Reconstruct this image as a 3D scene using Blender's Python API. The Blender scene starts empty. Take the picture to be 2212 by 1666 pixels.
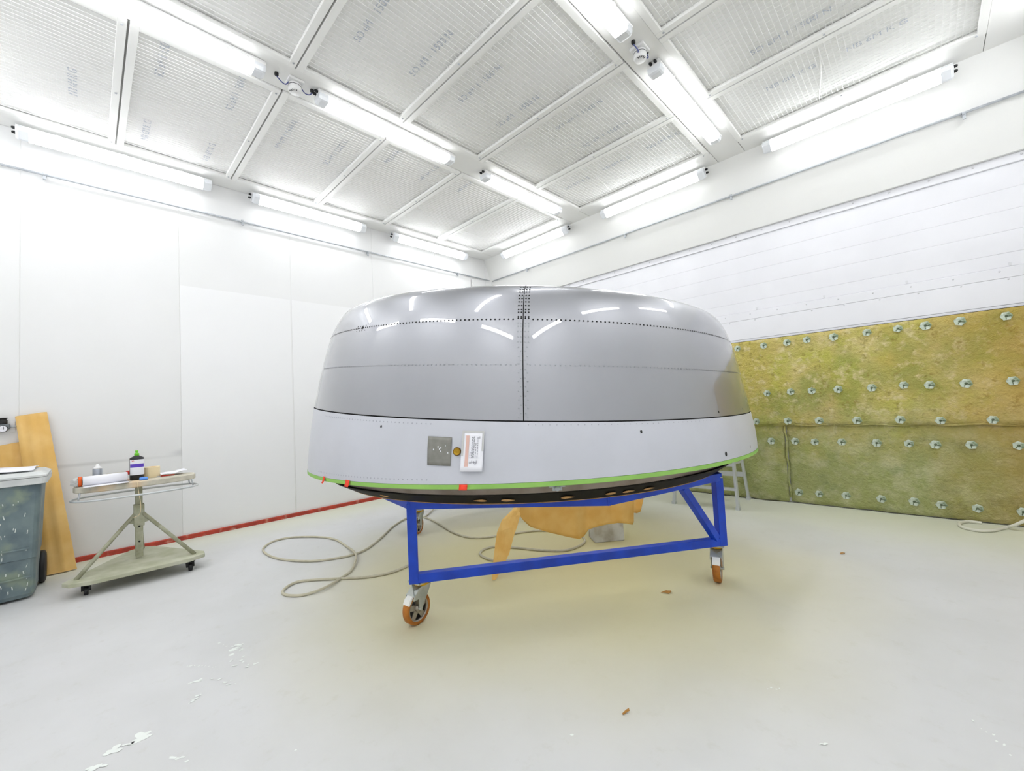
import bpy, bmesh, math, random
import numpy as np
from mathutils import Vector, Matrix
random.seed(7)
rng = np.random.default_rng(7)
scene = bpy.context.scene
C = scene.collection

# ------------------------------------------------------------------ camera, world, exposure
FPX, YAW, PITCH, ROLL, CAMH = 905.87, .776007, .0473351, .0504892, 1.38
def cam_rot():
    cy, sy = math.cos(YAW), math.sin(YAW); cp, sp = math.cos(PITCH), math.sin(PITCH); cr, sr = math.cos(ROLL), math.sin(ROLL)
    Rr = np.array([[cr, 0, sr], [0, 1, 0], [-sr, 0, cr]])
    Rp = np.array([[1, 0, 0], [0, cp, -sp], [0, sp, cp]])
    Ry = np.array([[cy, -sy, 0], [sy, cy, 0], [0, 0, 1]])
    return Ry @ Rp @ Rr
RM = cam_rot()
cam = bpy.data.cameras.new('camera')
cam.sensor_width = 36; cam.lens = FPX / 2212 * 36; cam.clip_start = .05
camo = bpy.data.objects.new('camera', cam); C.objects.link(camo)
rt_, fw_, up_ = RM[:, 0], RM[:, 1], RM[:, 2]
camo.matrix_world = Matrix(((rt_[0], up_[0], -fw_[0], 0), (rt_[1], up_[1], -fw_[1], 0), (rt_[2], up_[2], -fw_[2], CAMH), (0, 0, 0, 1)))
scene.camera = camo
world = bpy.data.worlds.new('world'); scene.world = world; world.use_nodes = True
world.node_tree.nodes['Background'].inputs[0].default_value = (.9, .95, 1, 1)
world.node_tree.nodes['Background'].inputs[1].default_value = .2
LAMP_POWER = 19.6
scene.view_settings.view_transform = 'Standard'
scene.view_settings.look = 'None'
scene.view_settings.gamma = 1
scene.view_settings.use_curve_mapping = False
scene.view_settings.exposure = 0.0
scene.cycles.diffuse_bounces = 6
scene.cycles.glossy_bounces = 3
scene.cycles.max_bounces = 8
scene.cycles.caustics_refractive = False
scene.cycles.adaptive_threshold = .25
scene.cycles.adaptive_min_samples = 20

# a photo pixel gives a direction; the distance comes from the plane it lies on
def ray(u, v):
    d = RM @ np.array([(u - 1106) / FPX, 1.0, (833 - v) / FPX]); return d
def on_z(u, v, z=0.0):
    d = ray(u, v); t = (z - CAMH) / d[2]; return Vector((d[0] * t, d[1] * t, z))
def on_x(u, v, x):
    d = ray(u, v); t = x / d[0]; return Vector((x, d[1] * t, CAMH + d[2] * t))
def on_y(u, v, y):
    d = ray(u, v); t = y / d[1]; return Vector((d[0] * t, y, CAMH + d[2] * t))
def at_d(u, v, dist):
    d = ray(u, v); t = dist / math.hypot(d[0], d[1]); return Vector((d[0] * t, d[1] * t, CAMH + d[2] * t))
def proj(X):
    q = (np.asarray(X, float) - np.array([0, 0, CAMH])) @ RM
    return np.stack([1106 + FPX * q[..., 0] / q[..., 1], 833 - FPX * q[..., 2] / q[..., 1]], -1)

# ------------------------------------------------------------------ materials
def lin(c):
    return tuple(((x / 255) / 12.92 if x / 255 <= .04045 else ((x / 255 + .055) / 1.055) ** 2.4) for x in c) + (1,)
def mat(name, col, rough=.6, metal=0, col2=None, scale=6, amt=1.0, bump=0, bscale=60, emit=0, ecol=None, spec=.5, coat=0, trans=0, detail=4, lo=.35, hi=.65, col3=None, scale3=1.5, lo3=.5, hi3=.7):
    m = bpy.data.materials.new(name); m.use_nodes = True
    n = m.node_tree.nodes; l = m.node_tree.links; b = n['Principled BSDF']
    c1 = lin(col); b.inputs['Base Color'].default_value = c1
    b.inputs['Roughness'].default_value = rough; b.inputs['Metallic'].default_value = metal
    b.inputs['Specular IOR Level'].default_value = spec
    b.inputs['Coat Weight'].default_value = coat; b.inputs['Coat Roughness'].default_value = .08
    b.inputs['Transmission Weight'].default_value = trans
    if col2 or bump:
        tc = n.new('ShaderNodeTexCoord')
    if col2:
        nz = n.new('ShaderNodeTexNoise'); nz.inputs['Scale'].default_value = scale; nz.inputs['Detail'].default_value = detail
        l.new(tc.outputs['Object'], nz.inputs['Vector'])
        rp = n.new('ShaderNodeMapRange'); rp.inputs['From Min'].default_value = lo; rp.inputs['From Max'].default_value = hi; rp.inputs['To Max'].default_value = amt
        l.new(nz.outputs['Fac'], rp.inputs['Value'])
        mx = n.new('ShaderNodeMix'); mx.data_type = 'RGBA'; mx.inputs[6].default_value = c1; mx.inputs[7].default_value = lin(col2)
        l.new(rp.outputs[0], mx.inputs[0]); last = mx
        if col3:
            n3 = n.new('ShaderNodeTexNoise'); n3.inputs['Scale'].default_value = scale3; n3.inputs['Detail'].default_value = 5
            mp = n.new('ShaderNodeMapping'); mp.inputs['Location'].default_value = (3.1, 7.7, 1.3)
            l.new(tc.outputs['Object'], mp.inputs[0]); l.new(mp.outputs[0], n3.inputs['Vector'])
            r3 = n.new('ShaderNodeMapRange'); r3.inputs['From Min'].default_value = lo3; r3.inputs['From Max'].default_value = hi3
            l.new(n3.outputs['Fac'], r3.inputs['Value'])
            m3 = n.new('ShaderNodeMix'); m3.data_type = 'RGBA'; m3.inputs[7].default_value = lin(col3)
            l.new(mx.outputs[2], m3.inputs[6]); l.new(r3.outputs[0], m3.inputs[0]); last = m3
        l.new(last.outputs[2], b.inputs['Base Color'])
    if bump:
        nb = n.new('ShaderNodeTexNoise'); nb.inputs['Scale'].default_value = bscale; nb.inputs['Detail'].default_value = 5
        l.new(tc.outputs['Object'], nb.inputs['Vector'])
        bp = n.new('ShaderNodeBump'); bp.inputs['Strength'].default_value = bump; bp.inputs['Distance'].default_value = .01
        l.new(nb.outputs['Fac'], bp.inputs['Height']); l.new(bp.outputs[0], b.inputs['Normal'])
    if emit:
        b.inputs['Emission Color'].default_value = ecol or (1, 1, 1, 1); b.inputs['Emission Strength'].default_value = emit
    return m

M = {}
M['ceiling'] = mat('ceiling_paint', (245, 245, 243), .6)
M['frame'] = mat('frame_white', (248, 248, 246), .45)
M['wire'] = mat('wire_white', (250, 250, 249), .5)
M['cloth'] = mat('filter_cloth', (251, 251, 250), .95, col2=(247, 247, 245), scale=1.5)
M['print'] = mat('filter_print', (206, 211, 221), .9)
M['white'] = mat('white_plastic', (240, 240, 240), .35)
M['clear'] = mat('clear_cover_end', (236, 239, 244), .12, coat=.4)
M['lamp'] = mat('lamp_diffuser', (245, 245, 245), .4, emit=LAMP_POWER, ecol=(.962, .982, 1, 1))
M['lampside'] = mat('lamp_diffuser_flank', (245, 245, 245), .4, emit=LAMP_POWER * .25, ecol=(.962, .982, 1, 1))
M['lampwide'] = mat('lamp_diffuser_wide_flank', (245, 245, 245), .4, emit=LAMP_POWER * .36, ecol=(.962, .982, 1, 1))
M['dark'] = mat('black_rubber', (22, 22, 24), .55)
M['galv'] = mat('galvanised', (196, 200, 205), .4, .1, col2=(178, 182, 188), scale=20)
M['zinc'] = mat('zinc_fork', (196, 198, 194), .38, .55, col2=(168, 172, 168), scale=14)
M['doorw'] = mat('door_white', (238, 238, 243), .45, col2=(233, 233, 238), scale=2)
M['slopew'] = mat('bulkhead_white', (242, 242, 240), .5)
M['red'] = mat('red_kerb', (196, 70, 50), .6, col2=(164, 58, 44), scale=12, col3=(206, 150, 130), scale3=9, lo3=.6, hi3=.75)
M['cowlwhite'] = mat('cowl_white_paint', (201, 203, 211), .3, col2=(196, 198, 205), scale=3)
M['green'] = mat('green_primer', (150, 200, 98), .5, col2=(140, 190, 90), scale=5)
M['liner'] = mat('dark_liner', (30, 30, 32), .8)
M['doorrivet'] = mat('door_rivet', (222, 222, 226), .5)
M['hole'] = mat('hole_black', (18, 18, 20), .7)
M['rivet'] = mat('rivet_grey', (150, 152, 157), .4, 1)
M['rivetpale'] = mat('rivet_pale', (168, 170, 180), .5)
M['bulk'] = mat('bulkhead_grey', (152, 140, 132), .6, col2=(122, 108, 98), scale=6)
M['ringblack'] = mat('ring_black', (18, 16, 13), .6, col2=(28, 24, 18), scale=9, col3=(56, 46, 32), scale3=4, lo3=.66, hi3=.85, spec=.15)
M['wood'] = mat('wood_edge', (206, 162, 106), .8, col2=(170, 126, 74), scale=20)
M['blue'] = mat('blue_enamel', (10, 72, 208), .4, col2=(8, 60, 182), scale=7)
M['amber'] = mat('amber_tyre', (186, 116, 34), .5, col2=(150, 84, 22), scale=18)
M['alu'] = mat('cast_aluminium', (168, 160, 148), .4, .7)
M['yellow'] = mat('yellow_ring', (226, 176, 24), .5)
M['kraft'] = mat('kraft_paper', (252, 207, 122), .75, col2=(244, 191, 100), scale=7, bump=.35, bscale=9)
M['kraft2'] = mat('kraft_board', (236, 196, 124), .75, col2=(226, 180, 100), scale=5, bump=.2, bscale=6)
M['hose'] = mat('grey_hose', (206, 200, 178), .6, col2=(190, 184, 160), scale=20)
M['hosew'] = mat('pale_hose', (222, 220, 206), .5)
M['concrete'] = mat('box_metal', (216, 218, 216), .6, col2=(194, 195, 190), scale=8, col3=(164, 158, 144), scale3=6)
M['ladder'] = mat('ladder_aluminium', (206, 210, 212), .4, .4)
M['washer'] = mat('washer_plate', (224, 232, 222), .6, col2=(196, 210, 190), scale=30, col3=(120, 140, 100), scale3=14, lo3=.55, hi3=.72)
M['washdark'] = mat('washer_pin', (120, 134, 108), .7, col2=(80, 92, 66), scale=60)
M['bin'] = mat('bin_grey', (120, 136, 138), .55, col2=(96, 112, 120), scale=7, col3=(136, 150, 134), scale3=5, lo3=.52, hi3=.66)
M['binlid'] = mat('bin_lid', (218, 220, 218), .5, col2=(196, 200, 200), scale=5)
M['splatfloor'] = mat('floor_splash', (240, 244, 240), .6)
M['splat'] = mat('white_splatter', (216, 222, 218), .6)
M['tabletop'] = mat('table_wood', (212, 206, 190), .75, col2=(186, 182, 166), scale=11, col3=(226, 196, 156), scale3=4)
M['tablemetal'] = mat('table_steel', (180, 180, 158), .6, col2=(148, 148, 122), scale=14)
M['tablebase'] = mat('table_base', (196, 196, 176), .8, col2=(176, 178, 150), scale=7)
M['paper'] = mat('white_paper', (240, 240, 246), .8)
M['black'] = mat('bottle_black', (34, 34, 40), .3)
M['purple'] = mat('label_purple', (96, 66, 190), .5)
M['lime'] = mat('lime_cap', (112, 200, 44), .4)
M['cangrey'] = mat('can_grey', (176, 182, 192), .35, .6)
M['tape'] = mat('masking_tape', (234, 216, 176), .7)
M['orange'] = mat('orange_plastic', (236, 98, 30), .5)
M['redp'] = mat('red_plastic', (204, 44, 24), .5)
M['bluep'] = mat('blue_plastic', (92, 150, 236), .4)
M['sander'] = mat('grey_tool', (170, 164, 150), .5)
M['flag'] = mat('red_flag_tape', (244, 62, 28), .5)
M['patch'] = mat('grey_patch', (138, 137, 130), .5, .2, col2=(128, 127, 120), scale=30)
M['gold'] = mat('gold_cap', (176, 138, 40), .35, .7)
M['golddark'] = mat('gold_ring', (104, 74, 20), .4, .6)
M['pink'] = mat('card_pink', (222, 184, 172), .8)
M['ink'] = mat('card_ink', (146, 146, 152), .8)
M['cardgrey'] = mat('card_grey', (198, 198, 196), .8)
M['ply'] = mat('foil_strip', (170, 172, 170), .5)
M['steelgauge'] = mat('regulator_grey', (120, 126, 130), .4, .5)
M['leaf'] = mat('dry_scrap', (176, 126, 60), .8)
M['bluecable'] = mat('cable_blue', (84, 92, 146), .5)
M['wallfilm'] = mat('masking_film', (242, 242, 243), .5)
M['film'] = mat('wall_film', (249, 249, 249), .5)

# metal lip: polished aluminium, faint grain
def metal_lip():
    m = bpy.data.materials.new('lip_aluminium'); m.use_nodes = True
    n = m.node_tree.nodes; l = m.node_tree.links; b = n['Principled BSDF']
    b.inputs['Metallic'].default_value = 1; b.inputs['Coat Weight'].default_value = 1; b.inputs['Coat Roughness'].default_value = .025; b.inputs['Coat IOR'].default_value = 1.75
    tc = n.new('ShaderNodeTexCoord')
    nz = n.new('ShaderNodeTexNoise'); nz.inputs['Scale'].default_value = 2.2; nz.inputs['Detail'].default_value = 4
    l.new(tc.outputs['Object'], nz.inputs['Vector'])
    mx = n.new('ShaderNodeMix'); mx.data_type = 'RGBA'; mx.inputs[6].default_value = (.31, .315, .34, 1); mx.inputs[7].default_value = (.37, .375, .405, 1)
    l.new(nz.outputs['Fac'], mx.inputs[0]); l.new(mx.outputs[2], b.inputs['Base Color'])
    mr = n.new('ShaderNodeMapRange'); mr.inputs['To Min'].default_value = .38; mr.inputs['To Max'].default_value = .45
    l.new(nz.outputs['Fac'], mr.inputs['Value']); l.new(mr.outputs[0], b.inputs['Roughness'])
    return m
M['lip'] = metal_lip()

# floor: pale sealed concrete with yellowish indirect light painted in round the trolley, yellow-green tint along the walls
def floor_mat():
    m = bpy.data.materials.new('floor_concrete'); m.use_nodes = True
    n = m.node_tree.nodes; l = m.node_tree.links; b = n['Principled BSDF']; b.inputs['Roughness'].default_value = .5
    tc = n.new('ShaderNodeTexCoord')
    def noise(sc, det, rough=.5, loc=(0, 0, 0)):
        mp = n.new('ShaderNodeMapping'); mp.inputs['Location'].default_value = loc
        l.new(tc.outputs['Object'], mp.inputs[0])
        z = n.new('ShaderNodeTexNoise'); z.inputs['Scale'].default_value = sc; z.inputs['Detail'].default_value = det; z.inputs['Roughness'].default_value = rough
        l.new(mp.outputs[0], z.inputs['Vector']); return z.outputs['Fac']
    def rng_(v, a, c, lo=0, hi=1):
        r = n.new('ShaderNodeMapRange'); r.interpolation_type = 'SMOOTHSTEP'
        r.inputs['From Min'].default_value = a; r.inputs['From Max'].default_value = c; r.inputs['To Min'].default_value = lo; r.inputs['To Max'].default_value = hi
        l.new(v, r.inputs['Value']); return r.outputs[0]
    def mix(f, a, c):
        x = n.new('ShaderNodeMix'); x.data_type = 'RGBA'
        for k, s in ((6, a), (7, c)):
            if isinstance(s, tuple): x.inputs[k].default_value = s
            else: l.new(s, x.inputs[k])
        if isinstance(f, float): x.inputs[0].default_value = f
        else: l.new(f, x.inputs[0])
        return x.outputs[2]
    def math_(op, a, c):
        x = n.new('ShaderNodeMath'); x.operation = op; x.use_clamp = True
        for k, s in ((0, a), (1, c)):
            if isinstance(s, (int, float)): x.inputs[k].default_value = s
            else: l.new(s, x.inputs[k])
        return x.outputs[0]
    base = mix(rng_(noise(1.1, 4, .6), .35, .65), lin((217, 217, 218)), lin((211, 211, 211)))
    base = mix(math_('MULTIPLY', rng_(noise(9, 4, .7, (2, 5, 0)), .55, .75), .35), base, lin((198, 197, 190)))
    # yellow indirect light put into the floor colour round the trolley
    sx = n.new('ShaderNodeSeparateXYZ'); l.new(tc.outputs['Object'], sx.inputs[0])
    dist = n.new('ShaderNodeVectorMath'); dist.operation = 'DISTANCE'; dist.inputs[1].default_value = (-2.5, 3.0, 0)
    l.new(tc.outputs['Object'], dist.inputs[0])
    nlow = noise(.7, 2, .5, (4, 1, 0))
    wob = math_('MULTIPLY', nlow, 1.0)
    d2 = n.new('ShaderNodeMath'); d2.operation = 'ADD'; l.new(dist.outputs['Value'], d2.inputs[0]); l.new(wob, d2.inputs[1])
    bounce_tint = rng_(d2.outputs[0], 1.2, 3.1, 1, 0)
    base = mix(math_('MULTIPLY', bounce_tint, .8), base, lin((222, 211, 146)))
    wallx = rng_(sx.outputs['X'], -6.3, -5.2, 1, 0); wally = rng_(sx.outputs['Y'], 4.2, 6.2, 0, 1)  # yellow-green tint, stronger towards the left wall and the door
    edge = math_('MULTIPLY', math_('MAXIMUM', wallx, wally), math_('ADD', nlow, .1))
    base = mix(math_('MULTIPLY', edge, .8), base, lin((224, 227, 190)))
    l.new(base, b.inputs['Base Color'])
    return m
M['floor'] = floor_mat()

# left wall: white sandwich panel with a few smoke-grey smudges of overspray
def wall_mat():
    m = bpy.data.materials.new('wall_panel_white'); m.use_nodes = True
    n = m.node_tree.nodes; l = m.node_tree.links; b = n['Principled BSDF']; b.inputs['Roughness'].default_value = .5
    tc = n.new('ShaderNodeTexCoord')
    nz = n.new('ShaderNodeTexNoise'); nz.inputs['Scale'].default_value = 1.4; nz.inputs['Detail'].default_value = 6
    l.new(tc.outputs['Object'], nz.inputs['Vector'])
    cur = None; base = lin((237, 237, 238))
    first = n.new('ShaderNodeMix'); first.data_type = 'RGBA'; first.inputs[6].default_value = base; first.inputs[7].default_value = lin((234, 234, 233))
    l.new(nz.outputs['Fac'], first.inputs[0]); cur = first.outputs[2]
    for (cy, cz, ry, rz, col, k) in ((1.02, 1.02, .42, .075, (150, 152, 158), .75), (1.28, .885, .25, .06, (168, 150, 128), .6), (.1, .99, .9, .03, (196, 196, 194), .5), (2.0, .22, .05, .18, (150, 160, 120), .7), (1.75, .35, .3, .12, (214, 218, 196), .6)):
        mp = n.new('ShaderNodeMapping'); mp.vector_type = 'TEXTURE'
        mp.inputs['Location'].default_value = (-6.3, cy, cz); mp.inputs['Scale'].default_value = (1, ry, rz)
        l.new(tc.outputs['Object'], mp.inputs[0])
        ln = n.new('ShaderNodeVectorMath'); ln.operation = 'LENGTH'; l.new(mp.outputs[0], ln.inputs[0])
        ad = n.new('ShaderNodeMath'); ad.operation = 'MULTIPLY_ADD'; ad.inputs[1].default_value = .9; l.new(nz.outputs['Fac'], ad.inputs[0]); l.new(ln.outputs['Value'], ad.inputs[2])
        r = n.new('ShaderNodeMapRange'); r.interpolation_type = 'SMOOTHSTEP'; r.inputs['From Min'].default_value = .45; r.inputs['From Max'].default_value = 1.45; r.inputs['To Min'].default_value = k; r.inputs['To Max'].default_value = 0
        l.new(ad.outputs[0], r.inputs['Value'])
        x = n.new('ShaderNodeMix'); x.data_type = 'RGBA'; x.inputs[7].default_value = lin(col)
        l.new(cur, x.inputs[6]); l.new(r.outputs[0], x.inputs[0]); cur = x.outputs[2]
    l.new(cur, b.inputs['Base Color'])
    return m
M['wall'] = wall_mat()

# blanket: primer-stained insulating cloth, olive, green and tan blotches
def blanket_mat():
    m = bpy.data.materials.new('stained_blanket'); m.use_nodes = True
    n = m.node_tree.nodes; l = m.node_tree.links; b = n['Principled BSDF']; b.inputs['Roughness'].default_value = .9
    tc = n.new('ShaderNodeTexCoord'); cur = None
    def noise(sc, det, loc):
        mp = n.new('ShaderNodeMapping'); mp.inputs['Location'].default_value = loc; l.new(tc.outputs['Object'], mp.inputs[0])
        z = n.new('ShaderNodeTexNoise'); z.inputs['Scale'].default_value = sc; z.inputs['Detail'].default_value = det; z.inputs['Roughness'].default_value = .65
        l.new(mp.outputs[0], z.inputs['Vector']); return z.outputs['Fac']
    def layer(cur, f, a, c, col, k=1.0):
        r = n.new('ShaderNodeMapRange'); r.inputs['From Min'].default_value = a; r.inputs['From Max'].default_value = c; r.inputs['To Max'].default_value = k
        l.new(f, r.inputs['Value'])
        x = n.new('ShaderNodeMix'); x.data_type = 'RGBA'; x.inputs[7].default_value = lin(col)
        if isinstance(cur, tuple): x.inputs[6].default_value = cur
        else: l.new(cur, x.inputs[6])
        l.new(r.outputs[0], x.inputs[0]); return x.outputs[2]
    cur = layer(lin((196, 180, 96)), noise(1.6, 4, (0, 0, 0)), .42, .62, (212, 196, 130))
    cur = layer(cur, noise(2.2, 4, (4, 2, 9)), .48, .66, (186, 186, 80), .8)
    cur = layer(cur, noise(.9, 4, (6, 2, 5)), .5, .62, (146, 156, 80), .65)
    cur = layer(cur, noise(1.1, 4, (1, 8, 7)), .54, .66, (208, 182, 124), .7)
    cur = layer(cur, noise(11, 4, (1, 6, 2)), .52, .7, (228, 214, 166), .8)
    cur = layer(cur, noise(17, 4, (8, 3, 3)), .56, .72, (148, 132, 62), .85)
    sx = n.new('ShaderNodeSeparateXYZ'); l.new(tc.outputs['Object'], sx.inputs[0])
    # the lower strips are older cloth: greener; towards the far end rusty
    nz = noise(1.8, 4, (3, 3, 3))
    ad = n.new('ShaderNodeMath'); ad.operation = 'MULTIPLY_ADD'; ad.inputs[1].default_value = 1.3; l.new(nz, ad.inputs[0]); l.new(sx.outputs['Z'], ad.inputs[2])
    r = n.new('ShaderNodeMapRange'); r.inputs['From Min'].default_value = 1.25; r.inputs['From Max'].default_value = 1.9; r.inputs['To Min'].default_value = .8; r.inputs['To Max'].default_value = 0
    l.new(ad.outputs[0], r.inputs['Value'])
    gr = layer(lin((152, 162, 106)), noise(5, 4, (7, 1, 4)), .45, .65, (184, 188, 146))
    gr = layer(gr, noise(3, 4, (2, 9, 4)), .55, .7, (108, 130, 92), .85)
    x = n.new('ShaderNodeMix'); x.data_type = 'RGBA'; l.new(cur, x.inputs[6]); l.new(gr, x.inputs[7]); l.new(r.outputs[0], x.inputs[0]); cur = x.outputs[2]
    ad2 = n.new('ShaderNodeMath'); ad2.operation = 'MULTIPLY_ADD'; ad2.inputs[1].default_value = 1.6; l.new(noise(1.3, 4, (5, 5, 1)), ad2.inputs[0]); l.new(sx.outputs['X'], ad2.inputs[2])
    r2 = n.new('ShaderNodeMapRange'); r2.inputs['From Min'].default_value = .6; r2.inputs['From Max'].default_value = 1.8; r2.inputs['To Max'].default_value = .6
    l.new(ad2.outputs[0], r2.inputs['Value'])
    x = n.new('ShaderNodeMix'); x.data_type = 'RGBA'; l.new(cur, x.inputs[6]); x.inputs[7].default_value = lin((186, 140, 58)); l.new(r2.outputs[0], x.inputs[0])
    l.new(x.outputs[2], b.inputs['Base Color'])
    bp = n.new('ShaderNodeBump'); bp.inputs['Strength'].default_value = .9; bp.inputs['Distance'].default_value = .03
    l.new(noise(26, 4, (0, 1, 0)), bp.inputs['Height']); l.new(bp.outputs[0], b.inputs['Normal'])
    return m
M['blanket'] = blanket_mat()

# ------------------------------------------------------------------ mesh helpers
class MB:
    def __init__(s): s.v = []; s.f = []; s.m = []; s.sm = []
    def add(s, vs, fs, mi=0, smooth=False):
        o = len(s.v); s.v += [tuple(v) for v in vs]
        for f in fs: s.f.append(tuple(i + o for i in f)); s.m.append(mi); s.sm.append(smooth)
        return s
    def box(s, c, d, mi=0, rot=None):
        x, y, z = d[0] / 2, d[1] / 2, d[2] / 2
        vs = [Vector(p) for p in ((-x, -y, -z), (x, -y, -z), (x, y, -z), (-x, y, -z), (-x, -y, z), (x, -y, z), (x, y, z), (-x, y, z))]
        if rot is not None: vs = [rot @ v for v in vs]
        c = Vector(c)
        return s.add([v + c for v in vs], [(0, 3, 2, 1), (4, 5, 6, 7), (0, 1, 5, 4), (1, 2, 6, 5), (2, 3, 7, 6), (3, 0, 4, 7)], mi)
    def hexa(s, vs, mi=0):
        return s.add(vs, [(0, 3, 2, 1), (4, 5, 6, 7), (0, 1, 5, 4), (1, 2, 6, 5), (2, 3, 7, 6), (3, 0, 4, 7)], mi)
    def bar(s, p, q, w, h, mi=0, up=(0, 0, 1)):
        p, q = Vector(p), Vector(q); d = (q - p).normalized(); u = Vector(up)
        if abs(d.dot(u)) > .98: u = Vector((1, 0, 0))
        a = d.cross(u).normalized(); b = a.cross(d)
        vs = [e + a * i * w / 2 + b * j * h / 2 for e in (p, q) for i, j in ((-1, -1), (1, -1), (1, 1), (-1, 1))]
        return s.add(vs, [(0, 1, 2, 3), (7, 6, 5, 4), (0, 4, 5, 1), (1, 5, 6, 2), (2, 6, 7, 3), (3, 7, 4, 0)], mi)
    def tube(s, pts, r, n=8, mi=0, closed=False, cap=True):
        pts = [Vector(p) for p in pts]; N = len(pts); rs = r if isinstance(r, (list, tuple)) else [r] * N
        vs = []; prev = None
        for i, p in enumerate(pts):
            a = pts[(i - 1) % N] if (closed or i > 0) else p; b = pts[(i + 1) % N] if (closed or i < N - 1) else p
            t = (b - a).normalized()
            if prev is None:
                up = Vector((0, 0, 1)) if abs(t.z) < .9 else Vector((1, 0, 0)); u = t.cross(up).normalized()
            else:
                u = (prev - t * prev.dot(t)).normalized()
            prev = u; w = t.cross(u)
            vs += [p + (u * math.cos(2 * math.pi * k / n) + w * math.sin(2 * math.pi * k / n)) * rs[i] for k in range(n)]
        fs = []
        for i in range(N if closed else N - 1):
            j = (i + 1) % N
            for k in range(n): fs.append((i * n + k, i * n + (k + 1) % n, j * n + (k + 1) % n, j * n + k))
        s.add(vs, fs, mi, True)
        if cap and not closed:
            o = len(s.v) - N * n
            s.f.append(tuple(o + k for k in reversed(range(n)))); s.m.append(mi); s.sm.append(False)
            s.f.append(tuple(o + (N - 1) * n + k for k in range(n))); s.m.append(mi); s.sm.append(False)
        return s
    def lathe(s, prof, n=24, c=(0, 0, 0), mi=0, M4=None, smooth=True, mats=None, cap=True):
        c = Vector(c); vs = []
        for (r, z) in prof:
            for k in range(n):
                a = 2 * math.pi * k / n; v = Vector((r * math.cos(a), r * math.sin(a), z))
                vs.append((M4 @ v if M4 is not None else v) + c)
        o = len(s.v); s.v += [tuple(v) for v in vs]
        for i in range(len(prof) - 1):
            for k in range(n):
                s.f.append((o + i * n + k, o + i * n + (k + 1) % n, o + (i + 1) * n + (k + 1) % n, o + (i + 1) * n + k))
                s.m.append(mats[i] if mats else mi); s.sm.append(smooth)
        for (i, rev) in ((0, True), (len(prof) - 1, False)):
            if cap and prof[i][0] > 1e-5:
                idx = [o + i * n + k for k in range(n)]
                s.f.append(tuple(reversed(idx)) if rev else tuple(idx)); s.m.append(mats[0 if rev else -1] if mats else mi); s.sm.append(False)
        return s
    def prism(s, poly, off, mi=0, mi_side=None):
        """polygon (list of 3D points) extruded by vector off"""
        n = len(poly); off = Vector(off); vs = [Vector(p) for p in poly] + [Vector(p) + off for p in poly]
        s.add(vs, [tuple(reversed(range(n))), tuple(range(n, 2 * n))], mi)
        o = len(s.v) - 2 * n
        for k in range(n):
            s.f.append((o + k, o + (k + 1) % n, o + n + (k + 1) % n, o + n + k)); s.m.append(mi if mi_side is None else mi_side); s.sm.append(False)
        return s
    def grid(s, P, mi=0, smooth=True, wrap=False):
        """P[i][j] points"""
        ni, nj = len(P), len(P[0]); vs = [p for row in P for p in row]; fs = []
        for i in range(ni - 1):
            for j in range(nj if wrap else nj - 1):
                fs.append((i * nj + j, i * nj + (j + 1) % nj, (i + 1) * nj + (j + 1) % nj, (i + 1) * nj + j))
        return s.add(vs, fs, mi, smooth)
    def mesh(s, name, mats):
        me = bpy.data.meshes.new(name); me.from_pydata([tuple(v) for v in s.v], [], s.f); me.update()
        for mm in (mats if isinstance(mats, (list, tuple)) else [mats]): me.materials.append(M[mm])
        me.polygons.foreach_set('material_index', s.m); me.polygons.foreach_set('use_smooth', s.sm)
        bm = bmesh.new(); bm.from_mesh(me); bmesh.ops.recalc_face_normals(bm, faces=bm.faces); bm.to_mesh(me); bm.free()
        return me
    def obj(s, name, mats, parent=None, bevel=0, seg=2, solid=0):
        return link(name, s.mesh(name, mats), parent, bevel, seg, solid)

def link(name, me, parent=None, bevel=0, seg=2, solid=0):
    o = bpy.data.objects.new(name, me); C.objects.link(o)
    if parent is not None: o.parent = parent
    if solid:
        md = o.modifiers.new('thick', 'SOLIDIFY'); md.thickness = solid; md.offset = 0
    if bevel:
        md = o.modifiers.new('bevel', 'BEVEL'); md.width = bevel; md.segments = seg; md.limit_method = 'ANGLE'; md.angle_limit = math.radians(40)
    return o
def tag(o, label=None, cat=None, group=None, kind=None):
    if label: o['label'] = label
    if cat: o['category'] = cat
    if group: o['group'] = group
    if kind: o['kind'] = kind
    return o
def thing(name, label, cat, loc=(0, 0, 0), rz=0, group=None):
    o = bpy.data.objects.new(name, None); C.objects.link(o); o.location = loc; o.rotation_euler = (0, 0, rz); o.empty_display_size = .1
    return tag(o, label, cat, group)
def struct(o): o['kind'] = 'structure'; return o
def dup(root, label=None):
    r = root.copy(); C.objects.link(r)
    if label: r['label'] = label
    for ch in list(root.children):
        c = ch.copy(); C.objects.link(c); c.parent = r
        for g in list(ch.children):
            d = g.copy(); C.objects.link(d); d.parent = c
    return r
def text_mesh(body, size, matname):
    cu = bpy.data.curves.new('t', 'FONT'); cu.body = body; cu.size = size; cu.align_x = 'CENTER'; cu.align_y = 'CENTER'; cu.extrude = .0006
    ob = bpy.data.objects.new('t', cu); C.objects.link(ob)
    dg = bpy.context.evaluated_depsgraph_get(); me = bpy.data.meshes.new_from_object(ob.evaluated_get(dg))
    bpy.data.objects.remove(ob); bpy.data.curves.remove(cu)
    me.materials.clear(); me.materials.append(M[matname]); return me
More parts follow.
